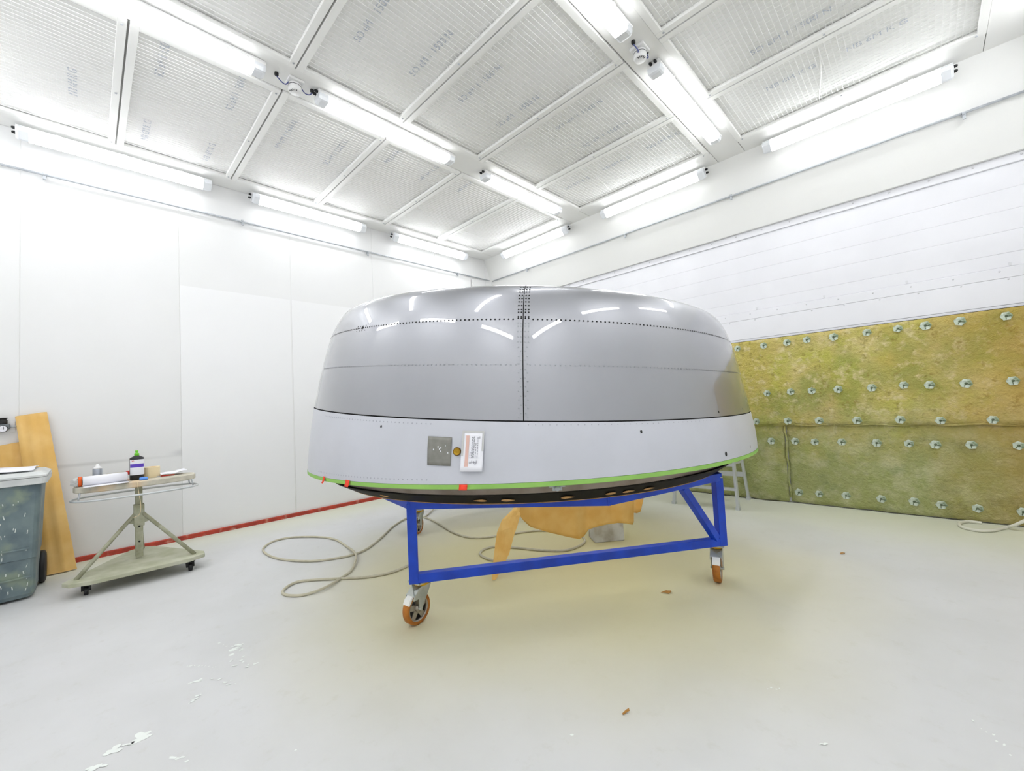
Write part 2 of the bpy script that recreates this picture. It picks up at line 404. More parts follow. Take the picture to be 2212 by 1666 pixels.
def smooth_path(pts, per=6, closed=False):
    pts = [Vector(p) for p in pts]; out = []; n = len(pts)
    for i in range(n if closed else n - 1):
        g = lambda k: pts[k % n] if closed else pts[min(max(k, 0), n - 1)]
        a, b, c, d = g(i - 1), g(i), g(i + 1), g(i + 2)
        for k in range(per):
            t = k / per; out.append(.5 * ((2 * b) + (c - a) * t + (2 * a - 5 * b + 4 * c - d) * t * t + (3 * b - a - 3 * c + d) * t ** 3))
    if not closed: out.append(pts[-1])
    return out

# ------------------------------------------------------------------ the room
XW, YD, ZC = -6.31, 6.19, 4.40            # left wall, door plane, ceiling face
XR, YB = 1.21, -1.31
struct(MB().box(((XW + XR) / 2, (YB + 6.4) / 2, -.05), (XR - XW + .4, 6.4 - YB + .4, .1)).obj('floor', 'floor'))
def slope_y(z): return 5.98 - (z - 3.917) * .41
# left wall: backing plus sandwich panels
wl = struct(MB().box((XW - .0445, (YB + 6.4) / 2, 2.22), (.08, 6.4 - YB, 4.44)).obj('wall_left', 'slopew'))
edges = [-.456 + 1.2505 * k for k in range(0, 6)]; edges = [YB] + edges + [6.4]
for a, b in zip(edges[:-1], edges[1:]):
    MB().box((XW - .01, (a + b) / 2, 2.22), (.02, b - a - .0035, 4.44)).obj('wall_panel', 'wall', wl, bevel=.002, seg=1)
for (a, b) in ((.80, 2.03), (2.052, 3.28)):
    MB().box((XW + .0008, (a + b) / 2, 1.55), (.0016, b - a, 2.96)).obj('masking_film', 'wallfilm', wl)
struct(MB().box((XR + .05, (YB + 6.4) / 2, 2.2), (.1, 6.4 - YB, 4.44)).obj('wall_right', 'film'))
struct(MB().box(((XW + XR) / 2, YB - .05, 2.2), (XR - XW, .1, 4.44)).obj('wall_rear', 'film'))
# sloping bulkhead over the door
zt, zb = 4.44, 3.53
struct(MB().prism([(XW, slope_y(zt), zt), (XW, slope_y(zb), zb), (XW, YD + .02, zb), (XW, 6.4, zb), (XW, 6.4, zt)], (XR - XW, 0, 0)).obj('wall_back', 'slopew'))
struct(MB().box((-5.95, 6.27, 1.76), (.72, .14, 3.54)).obj('trim_1', 'doorw'))
# red kerb angle along the left wall
struct(MB().prism([(XW, YB, 0), (XW + .022, YB, 0), (XW + .022, YB, .045), (XW + .004, YB, .05), (XW, YB, .05)], (0, 7.4, 0)).obj('baseboard_left', 'red'))
# sectional door
dr = struct(MB().box(((-5.6 + XR) / 2, YD + .0575, 1.76), (XR + 5.6, .1, 3.53)).obj('door_1', 'doorw'))
zs = [2.466, 2.60, 2.81, 3.01, 3.215, 3.44]
for a, b in zip(zs[:-1], zs[1:]):
    MB().box(((-5.6 + XR) / 2, YD + .022, (a + b) / 2), (XR + 5.6, .036, b - a - .002)).obj('door_slat', 'doorw', dr, bevel=.003, seg=1)
for a, b in ((0.01, 2.10), (2.103, 2.36), (2.362, 2.462)):
    MB().box(((-5.6 + XR) / 2, YD + .012, (a + b) / 2), (XR + 5.6, .036, b - a)).obj('door_slat', 'doorw', dr, bevel=.003, seg=1)
MB().box(((-5.6 + XR) / 2, YD + .012, 3.487), (XR + 5.6, .05, .085)).obj('door_header', 'doorw', dr, bevel=.004, seg=1)
rv = MB(); RX = Matrix.Rotation(math.pi / 2, 3, 'X')
x = -5.4
while x < XR - .1:
    rv.lathe([(.0, .008), (.006, .007), (.010, 0)], 8, (x, YD - .015, 3.50), M4=RX); x += .31
x = -5.3
while x < XR - .1:
    for z in (2.43, 2.345): rv.lathe([(.0, .005), (.005, .004), (.008, 0)], 8, (x + (z < 2.4) * .05, YD - .008, z), M4=RX)
    x += .31
x = -5.1
while x < XR - .1:
    rv.box((x, YD - .0, 2.487), (.018, .016, .03)); x += .72
tag(rv.obj('door_rivets', 'doorrivet', dr), kind='stuff')
# ceiling: slab, light strips, framed filter panels
ce = struct(MB().box(((XW + XR) / 2, (YB + 6.4) / 2, ZC + .09), (XR - XW + .2, 6.4 - YB, .1)).obj('ceiling', 'ceiling'))
rows = [(-6.02, -4.04), (-3.70, -1.71), (-1.39, .59)]
gaps = [(XW, rows[0][0])] + [(rows[i][1], rows[i + 1][0]) for i in range(2)] + [(rows[2][1], XR)]
Y0 = .23; PITCHY = 1.05; Y1 = Y0 + 5 * PITCHY
for a, b in gaps:
    MB().box(((a + b) / 2, (YB + slope_y(ZC) + .05) / 2, ZC + .02), (b - a - .012, slope_y(ZC) + .05 - YB, .04)).obj('strip_cover', 'ceiling', ce, bevel=.003, seg=1)
for a, b in rows:
    MB().box(((a + b) / 2, (Y1 + .008 + slope_y(ZC) + .05) / 2, ZC + .02), (b - a, slope_y(ZC) + .05 - Y1 - .008, .04)).obj('strip_cover', 'ceiling', ce, bevel=.003, seg=1)
for a, b in rows:
    MB().box(((a + b) / 2, (YB + Y0 - PITCHY - .008) / 2, ZC + .02), (b - a, Y0 - PITCHY - .008 - YB, .04)).obj('strip_cover', 'ceiling', ce, bevel=.003, seg=1)
PL, PW = 1.98, PITCHY - .014
fm = MB(); w = .055
for s in (-1, 1):
    fm.box((0, s * (PW / 2 - w / 2), 0), (PL, w, .035)); fm.box((s * (PL / 2 - w / 2), 0, 0), (w, PW - 2 * w, .035))
for sx_ in (-.93, 0, .93):
    fm.lathe([(0, -.008), (.007, -.007), (.011, 0)], 8, (sx_, PW / 2 - w / 2, -.0175), mi=1)
frame_me = fm.mesh('filter_frame', ['frame', 'galv'])
wm = MB(); ww = .0045
nx = int((PL - 2 * w) / .043)
for i in range(1, nx):
    xx = -(PL / 2 - w) + i * (PL - 2 * w) / nx; wm.box((xx, 0, 0), (ww, PW - 2 * w + .01, ww))
ny = 19
for i in range(1, ny):
    yy = -(PW / 2 - w) + i * (PW - 2 * w) / ny; wm.box((0, yy, ww), (PL - 2 * w + .01, ww * .8, ww * .8))
wire_me = wm.mesh('wire_mesh', 'wire')
cm = MB(); P = []
for i in range(23):
    P.append([(-.96 + 1.92 * i / 22, -.49 + .98 * j / 10, .004 * math.sin(i * 1.3 + j * .7) + .004 * math.sin(j * 1.9 - i * .4)) for j in range(11)])
cm.grid(P); cloth_me = cm.mesh('filter_cloth', 'cloth')
for (a, b) in rows:
    for k in range(-1, 5):
        f = link('filter_frame', frame_me, ce, bevel=.002, seg=1); f.location = ((a + b) / 2, Y0 + (k + .5) * PITCHY, ZC + .0025)
        o = link('wire_mesh', wire_me, f); o.location = (0, 0, .006); o['kind'] = 'stuff'
        o = link('filter_cloth', cloth_me, f); o.location = (0, 0, .024)
txt = [text_mesh(s, .085, 'print') for s in ('SO eM 1 1500 N', 'NB 6M K G')]
for (u, v, k) in ((808, 35, 0), (930, 118, 0), (1035, 183, 0), (1117, 242, 0), (1250, 249, 0), (158, 178, 1), (353, 121, 0), (316, 282, 1), (511, 202, 0), (452, 329, 1), (618, 292, 0), (724, 331, 0), (852, 336, 1), (926, 375, 1), (1008, 401, 1), (1306, 292, 0), (1331, 353, 1), (1247, 396, 1), (1432, 304, 1), (1704, 70, 0), (1892, 77, 1), (1707, 168, 1)):
    o = link('printed_marking', txt[k], ce); o.location = on_z(u, v, ZC + .012); o.rotation_euler = (math.pi, 0, 0)
for (p, q) in (((899, 452), (1003, 482)), ((1001, 499), (1050, 515)), ((1768, 104), (1773, 223)), ((1272, 371), (1328, 417))):
    a, b = on_z(*p, ZC + .013), on_z(*q, ZC + .013)
    MB().tube([a.lerp(b, t) + Vector((.012 * math.sin(5 * t), 0, .004 * math.sin(9 * t))) for t in [i / 8 for i in range(9)]], .006, 6).obj('cloth_seam', 'frame', ce)

# ------------------------------------------------------------------ batten lights
LL = 1.57
def lamp_parts():
    d = {}
    h = MB(); hw = .066
    h.prism([(-LL / 2, -hw * .8, 0), (-LL / 2, hw * .8, 0), (-LL / 2, hw, -.03), (-LL / 2, hw, -.045), (-LL / 2, -hw, -.045), (-LL / 2, -hw, -.03)], (LL, 0, 0))
    d['housing'] = h.mesh('housing', 'white')
    prof = [(-.067, -.045), (-.066, -.07), (-.056, -.098), (-.04, -.106), (.04, -.106), (.056, -.098), (.066, -.07), (.067, -.045)]
    l = MB(); P = [[(-.70, y, z) for y, z in prof], [(.70, y, z) for y, z in prof]]
    for k in range(7): l.add([P[0][k], P[0][k + 1], P[1][k + 1], P[1][k]], [(0, 1, 2, 3)], 1 if k in (0, 1, 5, 6) else 0)
    d['diffuser'] = l.mesh('diffuser', ['lamp', 'lampside']); d['diffuser_wide'] = l.mesh('diffuser', ['lamp', 'lampwide'])
    e = MB()
    P = [[(.70, y, z) for y, z in prof], [(.765, y, z) for y, z in prof], [(.785, y * .9, -.045 + (z + .045) * .86) for y, z in prof]]
    e.grid(P, smooth=False); e.add(P[2], [tuple(range(8))])
    d['end_cap'] = e.mesh('end_cap', 'clear')
    c = MB(); c.box((0, 0, 0), (.03, .006, .034)); c.box((0, .003, -.012), (.016, .006, .006)); d['clip'] = c.mesh('clip', 'white')
    g = MB(); g.lathe([(0, .0), (.013, 0), (.013, .02), (.008, .03), (0, .03)], 10, M4=Matrix.Rotation(math.pi / 2, 3, 'Y')); d['cable_gland'] = g.mesh('cable_gland', 'dark')
    b = MB(); b.box((0, 0, .03), (.03, .05, .06)); b.bar((0, 0, .05), (0, .035, .115), .03, .008); d['bracket'] = b.mesh('bracket', 'galv')
    return d
LP = lamp_parts()
def lamp(name, label, loc, mat3, group, wall=False, flip=False):
    t = thing(name, label, 'light', group=group)
    t.matrix_world = Matrix.Translation(loc) @ mat3.to_4x4()
    link('housing', LP['housing'], t); link('diffuser', LP['diffuser' if wall else 'diffuser_wide'], t)
    for s in (1, -1):
        o = link('end_cap', LP['end_cap'], t)
        if s < 0: o.rotation_euler = (0, 0, math.pi)
        for x in (-.5, 0, .5):
            c = link('clip', LP['clip'], t); c.location = (x, s * .069, -.045); c.rotation_euler = (0, 0, 0 if s > 0 else math.pi)
    gs = -1 if flip else 1
    for y in (-.022, .022):
        o = link('cable_gland', LP['cable_gland'], t); o.location = (gs * .785, y, -.02); o.rotation_euler = (0, 0, 0 if gs > 0 else math.pi)
    if wall:
        for s in (-1, 1):
            o = link('bracket', LP['bracket'], t); o.location = (s * .76, 0, -.004)
    return t
ceil_rot = Matrix(((0, -1, 0), (1, 0, 0), (0, 0, 1)))        # length along world Y
q = math.sqrt(.5)
left_rot = Matrix(((0, -q, -q), (1, 0, 0), (0, -q, q))).to_3x3()   # X->Y, opening towards the room
def basis(xa, za):
    xa, za = Vector(xa), Vector(za); ya = za.cross(xa); return Matrix((xa, ya, za)).transposed()
left_rot = basis((0, 1, 0), (-q, 0, q)); back_rot = basis((1, 0, 0), (0, q, q)); ceil_rot = basis((0, 1, 0), (0, 0, 1))
near = {4.36: 'end one by the sloping bulkhead', 2.30: 'second from the sloping bulkhead', .29: 'third from the sloping bulkhead'}
for x, sn in ((-3.84, 'strip nearer the panelled wall'), (-1.53, 'strip farther from the panelled wall')):
    for y, nn in near.items():
        lamp('batten_light', 'ceiling batten light, %s, %s' % (sn, nn), (x, y, ZC - .003), ceil_rot, 'batten lights on the ceiling strips', flip=True)
for y, nn in near.items():
    lamp('batten_light', 'tilted batten light over the panelled wall, %s' % nn, (-6.165, y + .02, 4.325), left_rot, 'batten lights along the panelled wall', True, flip=True)
for i, x in enumerate((-4.87, -2.63, -.39)):
    lamp('batten_light', 'tilted batten light on the sloping bulkhead, %s from the panelled wall' % ('first', 'second', 'third')[i], (x, 5.715, 4.325), back_rot, 'batten lights along the sloping bulkhead', True)
right_rot = basis((0, 1, 0), (q, 0, q)); rear_rot = basis((1, 0, 0), (0, -q, q))
for i, y in enumerate((4.66, 2.42, .15)):
    lamp('batten_light', 'tilted batten light on the wall facing the panelled one, %s from the bulkhead' % ('first', 'second', 'third')[i], (XR - .145, y, 4.325), right_rot, 'batten lights on the facing wall', True)
for i, x in enumerate((-5.2, -2.77, -.34)):
    lamp('batten_light', 'tilted batten light on the wall opposite the door, %s from the panelled wall' % ('first', 'second', 'third')[i], (x, YB + .145, 4.325), rear_rot, 'batten lights on the wall opposite the door', True)
# detectors on the strips
def detector(label, loc, ang, cable_ends):
    t = thing('ceiling_detector', label, 'detector', loc)
    MB().box((0, 0, -.012), (.13, .13, .024)).obj('mounting_plate', 'white', t, bevel=.006)
    h = MB().lathe([(0, -.03), (.052, -.03), (.055, -.036), (.055, -.085), (.047, -.102), (0, -.104)], 24).obj('detector_head', 'white', t)
    MB().lathe([(.0555, -.05), (.0565, -.05), (.0565, -.054), (.0555, -.054), (.0555, -.05)], 24, cap=False).obj('trim_ring', 'dark', h)
    for k in range(5):
        a = math.radians(ang - 46 + k * 23); MB().box((.038 * math.cos(a), .038 * math.sin(a), -.1035), (.018, .005, .003), rot=Matrix.Rotation(a, 3, 'Z')).obj('sensor_slot', 'dark', h)
    for (x, y) in cable_ends:
        MB().lathe([(0, 0), (.017, 0), (.017, -.02), (.009, -.028), (0, -.028)], 12, (x, y, 0)).obj('cable_gland', 'dark', t)
        e = Vector((x, y, -.028)); s = Vector((x * .35, y * .35, -.03))
        MB().tube(smooth_path([e, e.lerp(s, .35) + Vector((.025, 0, -.05)), e.lerp(s, .7) + Vector((.012, 0, -.045)), s], 5), .005, 6).obj('cable', 'bluecable', t)
    return t
detector('round white ceiling detector on the strip by the panelled wall', (-3.86, 1.33, ZC), -45, ((0, -.15), (0, .15)))
detector('round white ceiling detector on the middle strip', (-1.55, 3.36, ZC), -45, ((0, -.11), (.03, .07)))
# conduits and their clips
def conduit(label, pts, clips, nrm):
    t = thing('conduit', label, 'pipe', (0, 0, 0))
    MB().tube(pts, .0115, 10).obj('pipe', 'galv', t)
    for p in clips:
        b = MB(); p = Vector(p); n_ = Vector(nrm); b.box(p + n_ * -.015, (.03, .03, .03)); b.lathe([(.0115, -.012), (.019, -.012), (.019, .012), (.0115, .012)], 12, p, cap=False, M4=(Matrix.Rotation(math.pi / 2, 3, 'X') if abs(n_.x) > .5 else Matrix.Rotation(math.pi / 2, 3, 'Y')))
        b.box(p + Vector((0, 0, -.035)) + n_ * .0, (.022, .022, .035)); b.obj('pipe_clip', 'galv', t)
    return t
conduit('thin metal conduit clipped along the white panelled wall', [(XW + .035, YB + .1, 3.985), (XW + .035, 5.88, 3.985)], [on_x(u, v, XW + .035) for u, v in ((96, 377), (524, 478), (795, 546), (989, 591))], (1, 0, 0))
conduit('thin metal conduit clipped along the sloping bulkhead', [(XW + .08, 5.925, 3.968), (XR, 5.925, 3.968)], [on_y(u, v, 5.925) for u, v in ((1138, 581), (1350, 507), (1579, 423), (2082, 246))], (0, -1, 0))
tag(MB().tube([(XW + .03, 5.43, 3.93), (XW + .03, 5.43, .02)], .02, 12).obj('drop_pipe', 'white'), 'white vertical pipe on the panelled wall near the corner', 'pipe')

# ------------------------------------------------------------------ inlet cowl
CP = [0.06832, -0.01178, 0.9437, 0.00437, -0.01985, 1.9663, 0.08612, -0.01013, 1.38215, -0.05818, 0.04817, 1.92221, 0.14245, -0.02934, 2.15231, -0.07952, 0.04024, 1.62474, 0.83827, 2.13301, -0.00336, 0.01106]
AZ = .761; C0 = np.array([-2.87482, 3.01864, 0.0])
EX = np.array([math.cos(AZ), math.sin(AZ), 0]); EY = np.array([-math.sin(AZ), math.cos(AZ), 0]); EZ = np.array([0, 0, 1.0])
def ring(k, th, rscale=1.0, dz=0.0, dr=0.0):
    cx, cy, cz, tx, ty, r = CP[k:k + 6]
    rr = (r * rscale + dr) * (1 + CP[20] * np.cos(2 * th) + CP[21] * np.cos(4 * th))
    return np.stack([cx + rr * np.cos(th), cy + rr * np.sin(th), cz + dz + tx * rr * np.cos(th) + ty * rr * np.sin(th)], -1)
def toW(L): return C0 + L[..., :1] * EX + L[..., 1:2] * EY + L[..., 2:3] * EZ
def lip_pt(th, s, off=0.0):
    th, s = np.broadcast_arrays(np.asarray(th, float), np.asarray(s, float))
    J = ring(6, th, dr=off); T = ring(12, th, dr=off)
    a = np.maximum(np.cos(s), 0) ** CP[18]; b = np.sin(s) ** CP[19]
    L = T + (J - T) * a[..., None]; L[..., 2] = J[..., 2] + (T - J)[..., 2] * b + off * .6
    return toW(L)
def band_pt(th, t, off=0.0):
    th, t = np.broadcast_arrays(np.asarray(th, float), np.asarray(t, float))
    A = ring(0, th, dr=off); J = ring(6, th, dr=off); L = A + (J - A) * t[..., None]
    L[..., :2] *= (1 + .0035 * np.sin(np.pi * t))[..., None]
    return toW(L)
TH = np.linspace(-math.pi, 0, 721)          # the half that faces the camera
def th_at(u, fn): pr = proj(fn(TH)); i = int(np.argmin(np.abs(pr[:, 0] - u))); return float(TH[i])
def find(fn, u, v, lo, hi):
    tt = np.linspace(lo, hi, 121); best = None
    A, B = np.meshgrid(TH, tt, indexing='ij'); X = fn(A, B); pr = proj(X); d = (pr[..., 0] - u) ** 2 + (pr[..., 1] - v) ** 2
    i, j = np.unravel_index(np.argmin(d), d.shape); return float(A[i, j]), float(B[i, j])
def normal(fn, th, t):
    e = 1e-3; a = fn(th + e, t) - fn(th - e, t); b = fn(th, t + e) - fn(th, t - e); n_ = np.cross(a, b); n_ /= np.linalg.norm(n_)
    c = fn(th, t) - C0 - np.array([0, 0, 1.3]); return Vector(n_ if n_ @ c > 0 else -n_)
cowl = thing('engine_inlet_cowl', 'huge round engine inlet cowl with bare metal lip on the blue trolley', 'engine cowl', tuple(C0 + EZ * .9))
MI = Matrix.Translation(cowl.location).inverted()
def cobj(mb, name, mats, kind=None, label=None, **k):
    o = mb.obj(name, mats, cowl, **k); o.matrix_parent_inverse = MI
    return tag(o, label=label, kind=kind)
TS = th_at(1129, lambda t: lip_pt(t, .75))
gap = .0014
S_ = np.r_[np.linspace(.09, 1.2, 44), np.linspace(1.22, math.pi / 2, 22)]
inner = [(math.sin(a) * .19, .33 * (1 - math.cos(a))) for a in np.linspace(.12, math.pi / 2, 12)] + [(.19, .6), (.19, .9)]
def lip_half(t0, t1, off=0.0, n=150):
    th = np.linspace(t0, t1, n); P = [lip_pt(th, s, off) for s in S_]
    T = ring(12, th)
    for (dr, dz) in inner:
        X = ring(12, th, dr=-dr - abs(off)); X[:, 2] = T[:, 2] - dz - abs(off); P.append(toW(X))
    return MB().grid([[tuple(p) for p in row] for row in P])
cobj(lip_half(TS + gap, TS + math.pi - gap), 'lip_skin', 'lip')
cobj(lip_half(TS - math.pi + gap, TS - gap), 'lip_skin', 'lip')
thf = np.linspace(0, 2 * math.pi, 289)[:-1]
lin_ = MB(); P = [band_pt(thf, np.full_like(thf, t), -.012) for t in (.9, 1.0)] + [lip_pt(thf, s, -.008) for s in np.linspace(.0, 1.5, 24)]
lin_.grid([[tuple(p) for p in r] for r in P], wrap=True); cobj(lin_, 'lip_liner', 'liner')
P = [band_pt(thf, np.full_like(thf, t)) for t in np.linspace(0, .992, 9)]
cobj(MB().grid([[tuple(p) for p in r] for r in P], wrap=True), 'outer_skin', 'cowlwhite')
def rrow(dr, dz): return [tuple(p) for p in toW(ring(0, thf, dr=dr, dz=dz))]
cobj(MB().grid([rrow(-.012, -.0005), rrow(.0015, -.0015), rrow(.0015, -.024), rrow(-.02, -.03), rrow(-.14, -.03)], wrap=True, smooth=False), 'edge_band', 'green')
cobj(MB().grid([rrow(-.14, -.03), rrow(-.15, -.034), rrow(-.19, -.092), rrow(-.3, -.092)], wrap=True), 'rear_bulkhead', 'bulk')
P = []
for (dr, z) in ((-.21, 1.25), (-.24, .95), (-.24, .86)):
    X = ring(12, thf, dr=dr); X[:, 2] = z; P.append([tuple(p) for p in toW(X)])
cobj(MB().grid(P, wrap=True), 'inner_barrel', 'cowlwhite')
# rivets and open holes
def discs(mb, pts, r, mi=0, n=8, lift=.0012, ell=1.0):
    for (X, nm) in pts:
        X = Vector(X); a = nm.cross(Vector((0, 0, 1))).normalized(); b = nm.cross(a); c = X + nm * lift
        vs = [c + nm * .0006] + [c + a * r * math.cos(2 * math.pi * k / n) + b * r * ell * math.sin(2 * math.pi * k / n) for k in range(n)]
        mb.add(vs, [(0, 1 + k, 1 + (k + 1) % n) for k in range(n)], mi, False)
def lp(th, s): return (lip_pt(th, s), normal(lip_pt, th, s))
def bp_(th, t): return (band_pt(th, t), normal(band_pt, th, t))
_, s_up = find(lip_pt, 1150, 689, .05, 1.5); _, s_mid = find(lip_pt, 1150, 787.5, .05, 1.5)
px = 1 / FPX * 2.25 / 1.95                    # one photo pixel at the near face, as an angle of the ring
dark = MB(); pale = MB(); wht = MB()
cols = [-11.5, -4.3, 5.6, 13.2]
vrow = [620.4, 625.4, 631, 637.5, 644.5, 651.5, 659.5, 669, 674.6, 683, 689]
for v in vrow:
    _, s = find(lip_pt, 1129, v + .3, .05, 1.55)
    discs(dark, [lp(TS + c * px, s) for c in cols], .0052)
for i, v in enumerate([699, 706.5, 715, 728, 739]):
    _, s = find(lip_pt, 1129, v, .05, 1.55); discs(pale, [lp(TS + c * px, s) for c in cols], .0055)
for i, v in enumerate(np.arange(749, 905, 9.6)):
    _, s = find(lip_pt, 1129, v, .0, 1.55); o = 0 if i % 2 else 5
    discs(pale, [lp(TS + c * px, s) for c in (-5 - o, 5 + o)], .0055)
th = TS + 24 * px
while th < -.15: discs(dark, [lp(th, s_up)], .0052); th += 11.2 * px
th = TS - 24 * px
while th > -math.pi + .2: discs(dark, [lp(th, s_up)], .0052); th -= 11.0 * px
for k in range(4):
    for ds in (-.025, .018): discs(dark, [lp(th_at(772 + k * 6, lambda t: lip_pt(t, s_up)), s_up + ds)], .004)
discs(dark, [lp(th_at(783, lambda t: lip_pt(t, s_up)), s_up)], .012)
th = TS + 16 * px
while th < -.5: discs(pale, [lp(th, s_mid)], .0055); th += 11.4 * px
th = TS - 16 * px
while th > -math.pi + .55: discs(pale, [lp(th, s_mid)], .0055); th -= 11.4 * px
tl, tr = th_at(700, lambda t: band_pt(t, .92)), th_at(931, lambda t: band_pt(t, .92))
for th in np.arange(tr, tl, -12.5 * px): discs(wht, [bp_(th, .925), bp_(th, .07)], .0042)
tr2 = th_at(1540, lambda t: band_pt(t, .92))
for th in np.arange(th_at(1140, lambda t: band_pt(t, .92)), tr2, 15 * px): discs(wht, [bp_(th, .945)], .003)
cobj(dark, 'open_rivet_holes', 'hole', 'stuff'); cobj(pale, 'flush_rivets', 'rivet', 'stuff'); cobj(wht, 'skin_rivets', 'rivetpale', 'stuff')
for (u, v, r) in ((824, 921, .0065), (1386.5, 933, .007), (1568, 981, .012), (1620.5, 965, .007)):
    b = MB(); discs(b, [bp_(*find(band_pt, u, v, 0, 1))], r, 0, 12, ell=1.25); cobj(b, 'drain_hole', 'hole')
for (u, v, r) in ((1552, 890, .006), (1604, 884, .006)):
    b = MB(); discs(b, [lp(*find(lip_pt, u, v, 0, 1))], r, 0, 12, ell=1.4); cobj(b, 'drain_hole', 'hole')
# gold access port
X, nm = bp_(*find(band_pt, 987.5, 975.5, 0, 1)); rot = nm.to_track_quat('Z', 'Y').to_matrix()
cobj(MB().lathe([(0, .001), (.0225, .001), (.0225, .006), (.018, .009), (.0165, .006), (.004, .007), (0, .009)], 28, X, M4=rot, mats=[1, 1, 1, 0, 0, 0]), 'port_cap', ['gold', 'golddark'], label='gold round port cap')
# white metal lug and strip under the edge
X = on_z(1208, 1056, .93)
bk = MB().box((0, 0, .01), (.085, .012, .016)).box((0, 0, -.006), (.05, .012, .022)).lathe([(0, .0), (.014, .0), (.014, .012), (0, .012)], 10, (0, -.004, -.004), M4=RX)
o = cobj(bk, 'hoist_lug', 'galv'); o.matrix_parent_inverse = Matrix.Identity(4)
o.location = Vector(toW(ring(0, np.array([th_at(1207, lambda t: band_pt(t, 0))]), dr=-.07, dz=-.045))[0]) - cowl.location; o.rotation_euler = (0, 0, AZ)
tA, tB = th_at(1512, lambda t: band_pt(t, 0)), th_at(1556, lambda t: band_pt(t, 0))
tt = np.linspace(tA, tB, 8); pts = toW(ring(0, tt, dr=-.13, dz=-.045))
cobj(MB().tube([tuple(p) for p in pts], .006, 6), 'edge_strip', 'frame')
# loose things fixed to the cowl
def sheet(fn, corners, off, nu=8, nv=8, bulge=0.0):
    """curved sheet on the skin: corners (u,v) TL TR BR BL in photo pixels"""
    q4 = [find(fn, u, v, 0, 1) for u, v in corners]; P = []
    for i in range(nv + 1):
        a = i / nv; row = []
        for j in range(nu + 1):
            b = j / nu
            th = (q4[0][0] * (1 - b) + q4[1][0] * b) * (1 - a) + (q4[3][0] * (1 - b) + q4[2][0] * b) * a
            t = (q4[0][1] * (1 - b) + q4[1][1] * b) * (1 - a) + (q4[3][1] * (1 - b) + q4[2][1] * b) * a
            row.append(tuple(Vector(fn(th, t)) + normal(fn, th, t) * (off + bulge * a * a)))
        P.append(row)
    return MB().grid(P)
fp = tag(sheet(band_pt, ((925.5, 942.5), (977.5, 945.5), (974.5, 1007), (923.5, 1004.5)), .004).obj('foil_patch', 'patch', solid=.002), 'grey square foil patch stuck on the white cowl band', 'patch')
for (u, v, r) in ((936.5, 971, .004), (948.5, 966, .004), (949.5, 970, .003), (953.5, 968.5, .004), (953.7, 975, .0035), (968.3, 979.5, .0035), (964.4, 963.5, .0025)):
    b = MB(); discs(b, [bp_(*find(band_pt, u, v, 0, 1))], r, 0, 6, lift=.0065, ell=1.3); b.obj('paint_chip', 'paper', fp)
card = thing('inspection_card', 'hanging paper inspection card with pink stripe and text taped to cowl', 'card', tuple(band_pt(*find(band_pt, 1024, 1000, 0, 1))))
CI = Matrix.Translation(card.location).inverted()
def cpart(mb, name, mats, **k):
    o = mb.obj(name, mats, card, **k); o.matrix_parent_inverse = CI; return o
card_c = ((1000.5, 931), (1047.5, 931.5), (1043.5, 1019), (997.5, 1018.5))
cpart(sheet(band_pt, card_c, .006, bulge=.012), 'card_sheet', 'paper', solid=.001)
def card_xy(a, b):       # a down, b across -> pixel
    (x0, y0), (x1, y1), (x2, y2), (x3, y3) = card_c
    return ((x0 * (1 - b) + x1 * b) * (1 - a) + (x3 * (1 - b) + x2 * b) * a, (y0 * (1 - b) + y1 * b) * (1 - a) + (y3 * (1 - b) + y2 * b) * a)
def card_rect(a0, a1, b0, b1, name, m, lift=.0082):
    q4 = [find(band_pt, *card_xy(a, b), 0, 1) for a, b in ((0, 0), (0, 1), (1, 1), (1, 0))]; P = []
    for i in range(7):
        a = a0 + (a1 - a0) * i / 6; row = []
        for b in (b0, b1):
            th = (q4[0][0] * (1 - b) + q4[1][0] * b) * (1 - a) + (q4[3][0] * (1 - b) + q4[2][0] * b) * a
            t = (q4[0][1] * (1 - b) + q4[1][1] * b) * (1 - a) + (q4[3][1] * (1 - b) + q4[2][1] * b) * a
            row.append(tuple(Vector(band_pt(th, t)) + normal(band_pt, th, t) * (lift + .012 * a * a)))
        P.append(row)
    return cpart(MB().grid(P), name, m)
card_rect(0.0, .05, 0, 1, 'card_border', 'cardgrey'); card_rect(.05, .62, 0, .10, 'card_border', 'cardgrey'); card_rect(.05, .5, .92, 1, 'card_border', 'cardgrey')
card_rect(.12, .88, .19, .34, 'pink_stripe', 'pink', .0085)
for (b, a0, a1) in ((.40, .52, .66), (.46, .15, .66), (.51, .16, .66), (.56, .14, .66), (.64, .3, .66), (.72, .16, .66), (.80, .14, .22)):
    a = a0
    while a < a1 - .02:
        e = min(a + random.uniform(.03, .08), a1); card_rect(a, e, b, b + .028, 'text_line', 'ink', .0086); a = e + .018
card_rect(.665, .672, .38, .84, 'text_line', 'ink', .0086)
for (b, a) in ((.42, .75), (.5, .73), (.6, .74), (.66, .77), (.70, .73)):
    card_rect(a, a + .07, b, b + .02, 'hand_mark', 'ink', .0087); card_rect(a + .03, a + .045, b - .04, b + .06, 'hand_mark', 'ink', .0087)
def flag(u, v, w_, h_, label):
    th = th_at(u, lambda t: band_pt(t, 0)); X = Vector(toW(ring(0, np.array([th]), dr=.006, dz=-.012))[0]); n_ = normal(band_pt, th, .02)
    a = n_.cross(Vector((0, 0, 1))).normalized(); b = Vector((0, 0, 1)); P = []
    for i in range(4):
        k = i / 3; P.append([tuple(X + a * w_ * (j / 3 - .5) + b * h_ * (.45 - k) + n_ * (.002 + .012 * k * k + .003 * math.sin(j * 2))) for j in range(4)])
    tag(MB().grid(P).obj('tape_flag', 'flag', solid=.0015), label, 'tape', 'red tape flags on the cowl rim')
